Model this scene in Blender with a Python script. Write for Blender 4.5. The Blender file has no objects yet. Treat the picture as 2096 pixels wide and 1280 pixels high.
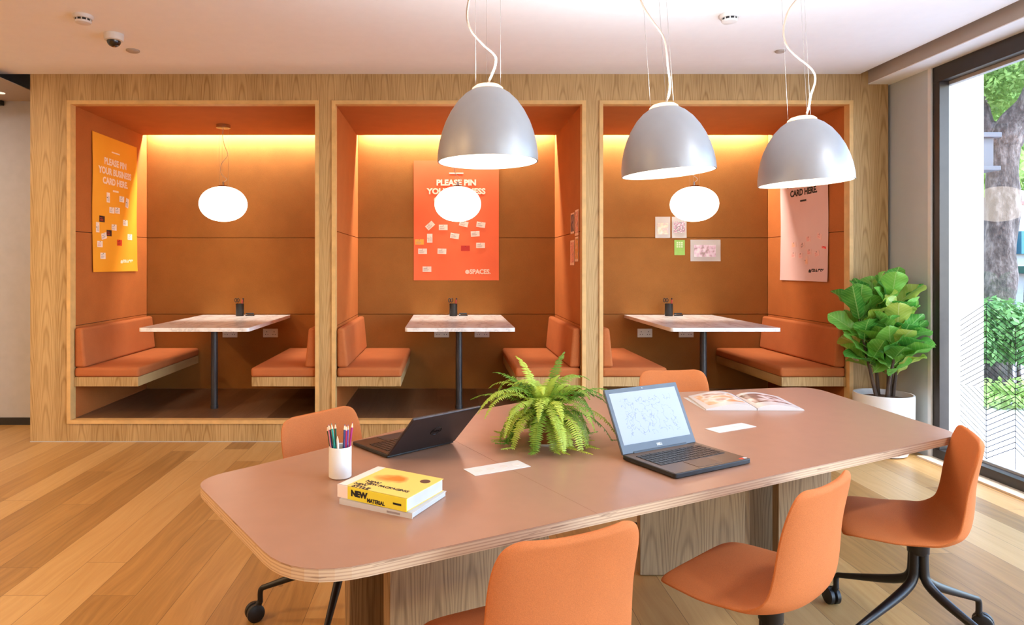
import bpy, bmesh, math, random
from mathutils import Vector, Matrix, noise
C = bpy.context.scene.collection
SC = bpy.context.scene
PI = math.pi

# ------------------------------------------------------------------ camera, world, sun, exposure
F = 1350.0; CX = 915.0; CY = 543.0; H = 1.39      # focal length and vanishing point of the photograph in pixels, eye height
cam = bpy.data.cameras.new('camera'); camo = bpy.data.objects.new('camera', cam); C.objects.link(camo)
camo.location = (0, 0, H); camo.rotation_euler = (PI/2, 0, 0)
cam.sensor_width = 36; cam.lens = 36*F/2096; cam.shift_x = (1048-CX)/2096; cam.shift_y = -(640-CY)/2096
cam.clip_start = .05; cam.clip_end = 200
SC.camera = camo
SC.view_settings.view_transform = 'Standard'; SC.view_settings.look = 'None'
SC.view_settings.exposure = 0.0; SC.view_settings.gamma = 1; SC.view_settings.use_curve_mapping = False
SC.cycles.use_denoising = True
SC.cycles.max_bounces = 8; SC.cycles.diffuse_bounces = 5; SC.cycles.transparent_max_bounces = 12
SC.cycles.sample_clamp_indirect = 4
SC.cycles.caustics_reflective = False; SC.cycles.caustics_refractive = False

w = bpy.data.worlds.new('sky'); SC.world = w; w.use_nodes = True
bg = w.node_tree.nodes['Background']
sky = w.node_tree.nodes.new('ShaderNodeTexSky'); sky.sky_type = 'NISHITA'; sky.sun_disc = False
sky.sun_elevation = math.radians(50); sky.sun_rotation = math.radians(150); sky.dust_density = .4; sky.ozone_density = 3
w.node_tree.links.new(sky.outputs[0], bg.inputs[0]); bg.inputs[1].default_value = 1.7

def light(name, kind, loc, energy, color, size=.1, size_y=None, target=None, spot=None, blend=.5):
    l = bpy.data.lights.new(name, kind); l.energy = energy; l.color = color
    if kind == 'AREA':
        l.size = size
        if size_y: l.shape = 'RECTANGLE'; l.size_y = size_y
        else: l.shape = 'DISK'
    elif kind == 'SUN': l.angle = size
    else: l.shadow_soft_size = size
    if spot: l.spot_size = spot; l.spot_blend = blend
    o = bpy.data.objects.new(name, l); C.objects.link(o); o.location = loc
    if target is not None:
        o.rotation_euler = (Vector(target)-Vector(loc)).to_track_quat('-Z', 'Y').to_euler()
    return o
light('sun', 'SUN', (0, 0, 9), 6.5, (1, .97, .93), .02, target=(-.40, .55, 8.15))
WARM = (1, .64, .30); SOFT = (1, .93, .85); NEUT = (.95, .97, 1)
# unseen round ceiling lamps: warm light presumed at left, soft and neutral added as fill
for k, (x, y, e, col) in enumerate([(-2.5, .9, 60, WARM), (-4.4, 2.6, 95, WARM), (-2.2, 3.4, 35, WARM), (-4.2, 4.6, 14, SOFT),
                                    (-3.6, -1.2, 45, WARM), (0, -.9, 20, SOFT), (2.0, -.6, 34, NEUT), (2.5, 1.2, 34, NEUT)]):
    if k == 2: continue
    light('ceiling_fill_light', 'AREA', (x, y, 2.885), e, col, .28, target=(x, y, 0))

# ------------------------------------------------------------------ node and material helpers
def srgb(r, g, b):
    f = lambda c: (c/255/12.92) if c/255 <= .04045 else ((c/255+.055)/1.055)**2.4
    return (f(r), f(g), f(b), 1)
class NT:
    def __init__(s, name):
        s.m = bpy.data.materials.new(name); s.m.use_nodes = True; s.t = s.m.node_tree
        s.b = s.t.nodes['Principled BSDF']; s.out = s.t.nodes['Material Output']
    def n(s, kind, **kw):
        nd = s.t.nodes.new(kind)
        for k, v in kw.items(): setattr(nd, k, v)
        return nd
    def put(s, sock, v):
        if isinstance(v, bpy.types.NodeSocket): s.t.links.new(v, sock)
        elif v is not None: sock.default_value = v
    def math(s, op, a, b=None, c=None):
        nd = s.n('ShaderNodeMath', operation=op); s.put(nd.inputs[0], a)
        if b is not None: s.put(nd.inputs[1], b)
        if c is not None: s.put(nd.inputs[2], c)
        return nd.outputs[0]
    def coord(s, kind='Object'): return s.n('ShaderNodeTexCoord').outputs[kind]
    def map(s, v, scale=(1, 1, 1), loc=(0, 0, 0), rot=(0, 0, 0)):
        nd = s.n('ShaderNodeMapping'); s.put(nd.inputs[0], v)
        nd.inputs['Scale'].default_value = scale; nd.inputs['Location'].default_value = loc; nd.inputs['Rotation'].default_value = rot
        return nd.outputs[0]
    def sep(s, v):
        nd = s.n('ShaderNodeSeparateXYZ'); s.put(nd.inputs[0], v); return nd.outputs
    def comb(s, x=0, y=0, z=0):
        nd = s.n('ShaderNodeCombineXYZ'); s.put(nd.inputs[0], x); s.put(nd.inputs[1], y); s.put(nd.inputs[2], z); return nd.outputs[0]
    def noise(s, v, scale=5, detail=3, rough=.5, out=0):
        nd = s.n('ShaderNodeTexNoise'); s.put(nd.inputs['Vector'], v); nd.inputs['Scale'].default_value = scale
        nd.inputs['Detail'].default_value = detail; nd.inputs['Roughness'].default_value = rough
        return nd.outputs[out]
    def white(s, v):
        nd = s.n('ShaderNodeTexWhiteNoise'); s.put(nd.inputs['Vector'], v); return nd.outputs[0]
    def ramp(s, fac, stops):
        nd = s.n('ShaderNodeValToRGB'); s.put(nd.inputs[0], fac); cr = nd.color_ramp
        cr.elements[0].position, cr.elements[0].color = stops[0]; cr.elements[1].position, cr.elements[1].color = stops[-1]
        for p, c in stops[1:-1]: e = cr.elements.new(p); e.color = c
        return nd.outputs[0]
    def mix(s, fac, a, b, mode='MIX'):
        nd = s.n('ShaderNodeMixRGB', blend_type=mode); s.put(nd.inputs[0], fac); s.put(nd.inputs[1], a); s.put(nd.inputs[2], b)
        return nd.outputs[0]
    def bump(s, h, strength=.2, dist=.01):
        nd = s.n('ShaderNodeBump'); s.put(nd.inputs['Height'], h); nd.inputs['Strength'].default_value = strength
        nd.inputs['Distance'].default_value = dist; s.t.links.new(nd.outputs[0], s.b.inputs['Normal'])
    def base(s, col=None, rough=.5, metal=0, spec=None):
        if col is not None: s.put(s.b.inputs['Base Color'], col)
        s.put(s.b.inputs['Roughness'], rough); s.b.inputs['Metallic'].default_value = metal
        if spec is not None: s.b.inputs['Specular IOR Level'].default_value = spec
        return s.m
_pc = {}
def plain(name, rgb, rough=.5, metal=0, spec=None, var=.06):
    if name in _pc: return _pc[name]
    t = NT(name); c = srgb(*rgb)
    n = t.noise(t.coord(), 14, 2)
    d = tuple(max(0, x*(1-var)) for x in c[:3])+(1,); u = tuple(min(1, x*(1+var)) for x in c[:3])+(1,)
    _pc[name] = t.base(t.ramp(n, [(.3, d), (.7, u)]), rough, metal, spec); return _pc[name]
def emit(name, rgb, strength):
    t = NT(name); t.base(srgb(*rgb), .5); t.b.inputs['Emission Color'].default_value = srgb(*rgb); t.b.inputs['Emission Strength'].default_value = strength
    return t.m
def mat_fabric(name, rgb, fine=420, spec=.2):
    t = NT(name); c = srgb(*rgb); co = t.coord()
    n = t.noise(co, fine, 2); m = t.noise(co, 6, 2)
    x = t.math('ADD', t.math('MULTIPLY', n, .7), t.math('MULTIPLY', m, .3))
    col = t.ramp(x, [(.35, tuple(v*.86 for v in c[:3])+(1,)), (.65, tuple(min(1, v*1.12) for v in c[:3])+(1,))])
    t.bump(n, .25, .002); t.base(col, .85, 0, spec)
    t.b.inputs['Sheen Weight'].default_value = .25; t.b.inputs['Sheen Roughness'].default_value = .5
    t.b.inputs['Sheen Tint'].default_value = tuple(min(1, v*1.5) for v in c[:3])+(1,)
    return t.m
def mat_veneer(name, lo, hi, leaf=.14, axis='x', horiz=False):
    """oak veneer with a cathedral figure repeated leaf by leaf"""
    t = NT(name); x, y, z = t.sep(t.coord())
    a = x if axis == 'x' else y
    if axis == 'xy': a = t.math('ADD', x, y)
    if horiz: a, z = z, a
    f = t.math('SUBTRACT', t.math('FRACT', t.math('DIVIDE', a, leaf)), .5)
    idx = t.math('FLOOR', t.math('DIVIDE', a, leaf))
    low = t.noise(t.comb(t.math('MULTIPLY', a, 3), 0, t.math('MULTIPLY', z, 1.2)), 1.6, 2)
    par = t.math('MULTIPLY', t.math('MULTIPLY', f, f), 15)
    arg = t.math('ADD', t.math('ADD', t.math('MULTIPLY', z, 3.4), par), t.math('MULTIPLY', low, 3.0))
    ring = t.math('ADD', t.math('MULTIPLY', t.math('SINE', t.math('MULTIPLY', arg, 6.283)), .5), .5)
    grain = t.noise(t.comb(t.math('MULTIPLY', a, 260), t.math('MULTIPLY', y, 3), t.math('MULTIPLY', z, 7)), 1, 3)
    tone = t.white(t.comb(idx, 3.3, 0))
    v = t.math('ADD', t.math('ADD', t.math('MULTIPLY', t.math('POWER', ring, 3), -.22), t.math('MULTIPLY', grain, .55)), t.math('MULTIPLY', tone, .14))
    col = t.ramp(v, [(-.0, srgb(*lo)), (.46, srgb(*hi))])
    t.bump(grain, .08, .002)
    return t.base(col, .5, 0, .4)
def mat_planks(name, tint=1.0, width=.187, length=1.9, stops=None):
    t = NT(name); x, y, z = t.sep(t.coord())
    i = t.math('FLOOR', t.math('DIVIDE', x, width))
    off = t.math('MULTIPLY', t.white(t.comb(i, 1.7, 0)), length*3)
    yy = t.math('DIVIDE', t.math('ADD', y, off), length); j = t.math('FLOOR', yy)
    r = t.white(t.comb(i, j, 5.1)); r2 = t.white(t.comb(j, i, 9.4))
    fx = t.math('FRACT', t.math('DIVIDE', x, width)); fy = t.math('FRACT', yy)
    ex = t.math('MULTIPLY', t.math('MINIMUM', fx, t.math('SUBTRACT', 1, fx)), width)
    ey = t.math('MULTIPLY', t.math('MINIMUM', fy, t.math('SUBTRACT', 1, fy)), length)
    gap = t.math('LESS_THAN', t.math('MINIMUM', ex, ey), .0012)
    wob = t.math('MULTIPLY', t.noise(t.comb(t.math('MULTIPLY', x, 5), t.math('ADD', t.math('MULTIPLY', y, 1.1), t.math('MULTIPLY', r, 30)), 0), 1, 2), .5)
    g = t.noise(t.comb(t.math('ADD', t.math('MULTIPLY', x, 42), t.math('MULTIPLY', wob, 16)), t.math('MULTIPLY', y, 1.6), t.math('MULTIPLY', r2, 40)), 1, 4, .6)
    fine = t.noise(t.comb(t.math('MULTIPLY', x, 300), t.math('MULTIPLY', y, 9), 0), 1, 2)
    knot = t.noise(t.comb(t.math('MULTIPLY', x, 9), t.math('MULTIPLY', y, 5), r), 1, 1)
    v = t.math('ADD', t.math('ADD', t.math('MULTIPLY', g, .42), t.math('MULTIPLY', fine, .14)), t.math('MULTIPLY', r, .46))
    st = stops or [(.18, srgb(126, 90, 46)), (.45, srgb(174, 132, 76)), (.8, srgb(204, 168, 112))]
    col = t.ramp(v, st)
    col = t.mix(t.math('MULTIPLY', t.math('GREATER_THAN', knot, .80), .6), col, srgb(80, 50, 26))
    col = t.mix(t.math('MULTIPLY', gap, .7), col, srgb(60, 38, 20))
    t.bump(t.math('SUBTRACT', t.math('MULTIPLY', fine, .2), gap), .15, .002)
    return t.base(col, t.math('ADD', .28, t.math('MULTIPLY', fine, .15)), 0, .45)
def mat_ply():
    t = NT('plywood_edge'); x, y, z = t.sep(t.coord())
    s = t.math('ADD', .5, t.math('MULTIPLY', t.math('SINE', t.math('MULTIPLY', z, 6.283/.0075)), .5))
    s = t.math('POWER', s, 3)
    n = t.noise(t.comb(t.math('MULTIPLY', x, 6), t.math('MULTIPLY', y, 6), t.math('MULTIPLY', z, 260)), 1, 3)
    d = t.math('GREATER_THAN', t.noise(t.comb(t.math('MULTIPLY', x, 9), t.math('MULTIPLY', y, 9), t.math('MULTIPLY', z, 170)), 1, 2), .66)
    col = t.ramp(t.math('ADD', t.math('MULTIPLY', s, .55), t.math('MULTIPLY', n, .45)), [(.15, srgb(200, 172, 140)), (.9, srgb(156, 122, 96))])
    col = t.mix(t.math('MULTIPLY', d, .5), col, srgb(96, 60, 44))
    return t.base(col, .5)
def mat_marble():
    t = NT('marble'); co = t.coord()
    n = t.noise(t.map(co, (1, .35, 1), rot=(0, 0, .5)), 6, 5, .6)
    v = t.math('ABSOLUTE', t.math('SUBTRACT', n, .5))
    col = t.ramp(v, [(0, srgb(206, 200, 198)), (.03, srgb(224, 218, 214)), (.10, srgb(232, 230, 228))])
    return t.base(col, .16, 0, .5)
def mat_glass(name='window_glass', tint=(1, 1, 1, 1), boost=1.0):
    t = NT(name); tr = t.n('ShaderNodeBsdfTransparent'); tr.inputs[0].default_value = tint
    gl = t.n('ShaderNodeBsdfGlossy'); gl.inputs['Roughness'].default_value = .0
    ge = t.n('ShaderNodeNewGeometry'); dp = t.n('ShaderNodeVectorMath', operation='DOT_PRODUCT')
    t.put(dp.inputs[0], ge.outputs['Incoming']); t.put(dp.inputs[1], ge.outputs['Normal'])
    k1 = t.math('POWER', t.math('SUBTRACT', 1, t.math('ABSOLUTE', dp.outputs['Value'])), 5)
    mx = t.n('ShaderNodeMixShader'); t.t.links.new(t.math('ADD', .04, t.math('MULTIPLY', k1, .9)), mx.inputs[0])
    t.t.links.new(tr.outputs[0], mx.inputs[1]); t.t.links.new(gl.outputs[0], mx.inputs[2]); t.t.links.new(mx.outputs[0], t.out.inputs[0])
    return t.m
def mat_leaf(name, dark, lite, rib, trans=.35, rough=.35, veins=True):
    t = NT(name); x, y, z = t.sep(t.coord()); inf = t.n('ShaderNodeObjectInfo')
    n = t.noise(t.coord(), 9, 2)
    c = t.ramp(t.math('ADD', t.math('MULTIPLY', n, .5), t.math('MULTIPLY', inf.outputs['Random'], .5)), [(.25, srgb(*dark)), (.75, srgb(*lite))])
    if veins:
        ax = t.math('ABSOLUTE', x)
        mid = t.math('LESS_THAN', ax, .0028)
        sv = t.math('GREATER_THAN', t.math('SINE', t.math('MULTIPLY', t.math('SUBTRACT', y, t.math('MULTIPLY', ax, .8)), 6.283/.026)), .93)
        c = t.mix(t.math('MULTIPLY', t.math('MAXIMUM', mid, t.math('MULTIPLY', sv, .6)), .7), c, srgb(*rib))
    t.base(c, rough, 0, .4)
    tl = t.n('ShaderNodeBsdfTranslucent'); t.t.links.new(c, tl.inputs[0])
    mx = t.n('ShaderNodeMixShader'); mx.inputs[0].default_value = trans
    t.t.links.new(t.b.outputs[0], mx.inputs[1]); t.t.links.new(tl.outputs[0], mx.inputs[2]); t.t.links.new(mx.outputs[0], t.out.inputs[0])
    return t.m
def mat_blotch(name, stops, scale=20, off=(0, 0, 0)):
    t = NT(name); n = t.noise(t.map(t.coord(), loc=off), scale, 2)
    return t.base(t.ramp(n, stops), .6)

M = dict(
    ceiling=plain('ceiling_paint', (244, 244, 244), .8, var=.01), wall=plain('wall_paint', (226, 222, 216), .8, var=.01),
    white=plain('white_plastic', (220, 218, 214), .4, var=.02), black=plain('black_plastic', (20, 20, 21), .45, var=.1),
    blackmetal=plain('black_powder_coat', (22, 22, 24), .38, .2), pole=plain('dark_grey_steel', (62, 62, 66), .4, .4),
    alu=plain('brushed_aluminium', (158, 160, 165), .42, .35, var=.03), chrome=plain('chrome', (200, 200, 200), .15, 1),
    lampwhite=plain('lamp_inner_white', (245, 238, 228), .5, var=.01), cable=plain('clear_cable', (176, 156, 140), .4),
    wire=plain('steel_wire', (150, 145, 140), .4, .5), dark=plain('dark_void', (14, 13, 14), .9),
    beamgrey=plain('taupe_paint', (176, 164, 152), .7, var=.02), bronze=plain('window_frame_bronze', (62, 56, 52), .4, .4),
    silver=plain('window_frame_silver', (186, 186, 184), .45, .2),
    oak=mat_veneer('oak_veneer', (144, 110, 62), (192, 160, 110)), oakside=mat_veneer('oak_veneer_side', (150, 108, 60), (206, 162, 106), .09, 'y'),
    oaktrim=plain('oak_lipping', (208, 168, 108), .5, var=.1), pedestal=mat_veneer('pedestal_oak', (112, 88, 62), (164, 136, 102), .16, 'xy'),
    floor=mat_planks('oak_floor'),
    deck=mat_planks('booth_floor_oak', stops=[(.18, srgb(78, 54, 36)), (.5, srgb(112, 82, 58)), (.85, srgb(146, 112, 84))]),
    felt=mat_fabric('orange_felt', (150, 98, 46), 300), feltside=mat_fabric('orange_felt_side', (168, 96, 46), 300),
    feltdark=mat_fabric('brown_felt', (176, 104, 58), 300),
    cushion=mat_fabric('bench_fabric', (174, 100, 56), 380), wool=mat_fabric('chair_wool', (182, 106, 58), 520),
    laminate=plain('laminate', (158, 120, 98), .3, 0, .5, var=.03), ply=mat_ply(), marble=mat_marble(), glass=mat_glass(),
    skirting=plain('dark_skirting', (34, 32, 30), .6), paper=plain('white_paper', (200, 198, 195), .7, var=.02),
    ink=plain('black_ink', (24, 20, 22), .7), whiteink=plain('white_ink', (250, 222, 202), .7, var=.02),
    terracotta=plain('amber_pot', (132, 72, 34), .3, 0, .5), soil=plain('soil', (92, 66, 44), .95, var=.4),
    bark=plain('bark_small', (72, 56, 44), .9, var=.3), film=plain('chevron_film', (40, 38, 38), .6),
)

# ------------------------------------------------------------------ object helpers
def obj(name, bm, mat, parent=None, smooth=False, bevel=0, seg=2, sub=0, loc=None, recalc=True):
    me = bpy.data.meshes.new(name)
    if recalc: bmesh.ops.recalc_face_normals(bm, faces=bm.faces)
    bm.to_mesh(me); bm.free()
    for m_ in (mat if isinstance(mat, (list, tuple)) else [mat]): me.materials.append(m_)
    if smooth:
        for p in me.polygons: p.use_smooth = True
        try: me.set_sharp_from_angle(angle=math.radians(42))
        except Exception: pass
    o = bpy.data.objects.new(name, me); C.objects.link(o)
    if parent is not None: o.parent = parent
    if loc is not None: o.location = loc
    if bevel:
        b = o.modifiers.new('bevel', 'BEVEL'); b.width = bevel; b.segments = seg; b.limit_method = 'ANGLE'
        for p in me.polygons: p.use_smooth = True
        try: me.set_sharp_from_angle(angle=math.radians(60))
        except Exception: pass
    if sub:
        s = o.modifiers.new('subsurf', 'SUBSURF'); s.levels = sub; s.render_levels = sub
        for p in me.polygons: p.use_smooth = True
    return o
def tag(o, label, cat, group=None, kind=None):
    o['label'] = label; o['category'] = cat
    if group: o['group'] = group
    if kind: o['kind'] = kind
    return o
def struct(o, label=None):
    o['kind'] = 'structure'
    if label: o['label'] = label
    return o
def thing(name, label, cat, loc=(0, 0, 0), rz=0, group=None):
    o = bpy.data.objects.new(name, None); C.objects.link(o); o.empty_display_size = .05
    o.location = loc; o.rotation_euler = (0, 0, rz); return tag(o, label, cat, group)
def copy_tree(o, parent=None):
    c = o.copy(); C.objects.link(c); c.parent = parent
    for ch in [x for x in KIDS.get(o.name, o.children)]: copy_tree(ch, c)
    return c
KIDS = {}
def NB(): return bmesh.new()
def box(bm, x0, x1, y0, y1, z0, z1, M4=None):
    vs = [bm.verts.new((x, y, z)) for x in (x0, x1) for y in (y0, y1) for z in (z0, z1)]
    for f in ((0, 1, 3, 2), (4, 6, 7, 5), (0, 4, 5, 1), (2, 3, 7, 6), (0, 2, 6, 4), (1, 5, 7, 3)): bm.faces.new([vs[i] for i in f])
    if M4 is not None: bmesh.ops.transform(bm, matrix=M4, verts=vs)
    return bm
def lathe(bm, prof, n=32, c=(0, 0, 0), M4=None, mi=0):
    rings = []; allv = []
    for r, z in prof:
        if r < 1e-6: v = [bm.verts.new((c[0], c[1], c[2]+z))]
        else: v = [bm.verts.new((c[0]+r*math.cos(2*PI*k/n), c[1]+r*math.sin(2*PI*k/n), c[2]+z)) for k in range(n)]
        rings.append(v); allv += v
    for a, b in zip(rings, rings[1:]):
        for k in range(n):
            k2 = (k+1) % n
            if len(a) == 1 and len(b) == 1: continue
            if len(a) == 1: f = bm.faces.new((a[0], b[k], b[k2]))
            elif len(b) == 1: f = bm.faces.new((a[k], a[k2], b[0]))
            else: f = bm.faces.new((a[k], a[k2], b[k2], b[k]))
            f.material_index = mi
    if M4 is not None: bmesh.ops.transform(bm, matrix=M4, verts=allv)
    return bm
def tube(bm, pts, rad, n=8, cap=True):
    pts = [Vector(p) for p in pts]
    if not isinstance(rad, (list, tuple)): rad = [rad]*len(pts)
    rings = []; up = None
    for i, p in enumerate(pts):
        d = (pts[min(i+1, len(pts)-1)]-pts[max(i-1, 0)]).normalized()
        if up is None: up = d.orthogonal().normalized()
        up = (up-d*up.dot(d)).normalized(); sd = d.cross(up)
        rings.append([bm.verts.new(p+(up*math.cos(2*PI*k/n)+sd*math.sin(2*PI*k/n))*rad[i]) for k in range(n)])
    for a, b in zip(rings, rings[1:]):
        for k in range(n): bm.faces.new((a[k], a[(k+1) % n], b[(k+1) % n], b[k]))
    if cap: bm.faces.new(rings[0][::-1]); bm.faces.new(rings[-1])
    return bm
def smoothpts(pts, n=6):
    P = [Vector(p) for p in pts]; P = [P[0]*2-P[1]]+P+[P[-1]*2-P[-2]]; out = []
    for i in range(1, len(P)-2):
        for k in range(n):
            t = k/n; a, b, c, d = P[i-1:i+3]
            out.append(.5*((2*b)+(c-a)*t+(2*a-5*b+4*c-d)*t*t+(3*b-a-3*c+d)*t**3))
    return out+[P[-2]]
def prism(bm, poly, z0, z1):
    lo = [bm.verts.new((x, y, z0)) for x, y in poly]; hi = [bm.verts.new((x, y, z1)) for x, y in poly]
    bm.faces.new(lo[::-1]); bm.faces.new(hi)
    for k in range(len(poly)): bm.faces.new((lo[k], lo[(k+1) % len(poly)], hi[(k+1) % len(poly)], hi[k]))
    return bm
def roundpoly(pts, n=8):
    out = []
    for i, (x, y, r) in enumerate(pts):
        p = Vector((x, y)); a = Vector(pts[i-1][:2]); b = Vector(pts[(i+1) % len(pts)][:2])
        da, db = (a-p), (b-p); r1 = min(r, da.length*.5); r2 = min(r, db.length*.5)
        s, e = p+da.normalized()*r1, p+db.normalized()*r2
        for k in range(n+1):
            t = k/n; q = s*(1-t)**2+p*2*t*(1-t)+e*t*t; out.append((q.x, q.y))
    return out
def grid(bm, fn, nu, nv, close=False):
    vs = [[bm.verts.new(fn(i/nu, j/nv)) for j in range(nv+1)] for i in range(nu+1)]
    for i in range(nu):
        for j in range(nv): bm.faces.new((vs[i][j], vs[i+1][j], vs[i+1][j+1], vs[i][j+1]))
    return vs
def cushion(name, parent, mat, x0, x1, y0, y1, z0, z1, r=.02):
    return obj(name, box(NB(), x0, x1, y0, y1, z0, z1), mat, parent, bevel=r, seg=4)
_texts = []
def text(s, size, mat, parent, mtx, bold=.0, name='lettering', sx=1.0, align='CENTER'):
    cu = bpy.data.curves.new('t', 'FONT'); cu.body = s; cu.size = size; cu.align_x = align; cu.align_y = 'CENTER'
    cu.offset = bold; cu.extrude = .0004; cu.resolution_u = 3
    o = bpy.data.objects.new('t', cu); C.objects.link(o)
    _texts.append((o, name, mat, parent, mtx @ Matrix.Diagonal((sx, 1, 1, 1))))
def flush_texts():
    bpy.context.view_layer.update(); dg = bpy.context.evaluated_depsgraph_get(); done = []
    for o, name, mat, parent, mtx in _texts:
        me = bpy.data.meshes.new_from_object(o.evaluated_get(dg)); done.append((me, name, mat, parent, mtx))
    for (o, *_), (me, name, mat, parent, mtx) in zip(_texts, done):
        cu = o.data; bpy.data.objects.remove(o); bpy.data.curves.remove(cu)
        me.name = name; me.materials.clear(); me.materials.append(mat)
        me.transform(mtx)
        n = bpy.data.objects.new(name, me); C.objects.link(n); n.parent = parent
def PX(px, Y): return (px-CX)*Y/F
def PZ(py, Y): return H+(CY-py)*Y/F

# ------------------------------------------------------------------ room shell
D = 5.184; DB = 6.49; ZC = 2.893
XL, XR = -3.276, 3.468
struct(obj('floor', box(NB(), -7, 3.62, -3.6, 7.2, -.12, 0), M['floor']), 'oak plank floor')
bm = NB(); box(bm, -7, 3.245, -3.6, D, ZC, ZC+.12); struct(obj('ceiling', bm, M['ceiling']), 'plain pale ceiling')
bm = NB(); box(bm, -7, 3.64, -3.6, 7.2, 3.16, 3.3); struct(obj('ceiling_slab', bm, M['dark']))
struct(obj('trim_1', box(NB(), 3.31, 3.62, -3.6, 5.6, 2.818, 3.16), M['beamgrey'], bevel=.003), 'taupe boxed beam above the window')
struct(obj('trim_7', box(NB(), 3.31, 3.64, -3.6, 5.6, 2.812, 2.818), M['ceiling']))  # beam underside coloured white to stand for daylight thrown up from outside
# lower ceiling and wall of the space left of the booths
struct(obj('ceiling_lower', box(NB(), -7, -3.41, 5.0, 7.2, 2.82, 2.826), M['beamgrey']))
struct(obj('wall_far', box(NB(), -7, -3.0, 5.75, 5.9, 0, 3.16), plain('far_wall_grey', (176, 176, 180), .8, var=.03)), 'pale wall left of the oak booth front')
struct(obj('baseboard_far', box(NB(), -7, -3.28, 5.735, 5.75, 0, .062), M['skirting']))
struct(obj('wall_left', box(NB(), -7.15, -7, -3.6, 7.2, 0, 3.16), M['wall']))
struct(obj('wall_front', box(NB(), -7.15, 3.62, -3.75, -3.6, 0, 3.16), M['wall']))
# return wall between booth front and window
struct(obj('wall_right', box(NB(), 3.49, 3.62, 4.775, 5.6, 0, 2.812), plain('column_paint', (184, 190, 190), .8, var=.01)), 'grey return wall beside the window')
struct(obj('trim_2', box(NB(), 3.487, 3.50, 4.755, 4.785, 0, 2.812), M['white']))
# oak front with three openings
op = [(PX(146, D), PX(645.5, D)), (PX(687, D), PX(1191, D)), (PX(1234, D), PX(1737, D))]
ZT = PZ(214, D); ZB = .173
bm = NB(); T = .03
xs = [XL]+[v for a, b in op for v in (a-T, b+T)]+[XR]
for k in range(0, len(xs), 2): box(bm, xs[k], xs[k+1], D, D+.05, 0, ZC+.02)
for a, b in op:
    box(bm, a-T, b+T, D, D+.05, ZT+T, ZC+.02); box(bm, a-T, b+T, D, D+.05, 0, ZB-T)
struct(obj('wall_back', bm, M['oak']), 'oak veneered front of the three seating booths')
bm = NB(); box(bm, XL, XL+.02, D+.05, 6.7, 0, ZC+.02); box(bm, XR-.02, XR, D+.05, 6.7, 0, ZC+.02); box(bm, XL, XR, 6.6, 6.7, 0, ZC+.25)
box(bm, XL, XR, D+.05, 6.6, 2.86, ZC+.25)
struct(obj('wall_back_carcass', bm, M['oakside']))
for k, (a, b) in enumerate(op):
    bm = NB()
    for q in ((a-T, a, ZB-T, ZT+T), (b, b+T, ZB-T, ZT+T), (a, b, ZT, ZT+T), (a, b, ZB-T, ZB)): box(bm, q[0], q[1], D-.012, D+.06, q[2], q[3])
    struct(obj('trim_%d' % (k+3), bm, M['oaktrim']), ['oak lipping around the left booth opening', 'oak lipping around the middle booth opening', 'oak lipping around the right booth opening'][k])
struct(obj('baseboard_back', box(NB(), XL, XR, D-.004, D, 0, .006), M['silver']))

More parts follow.
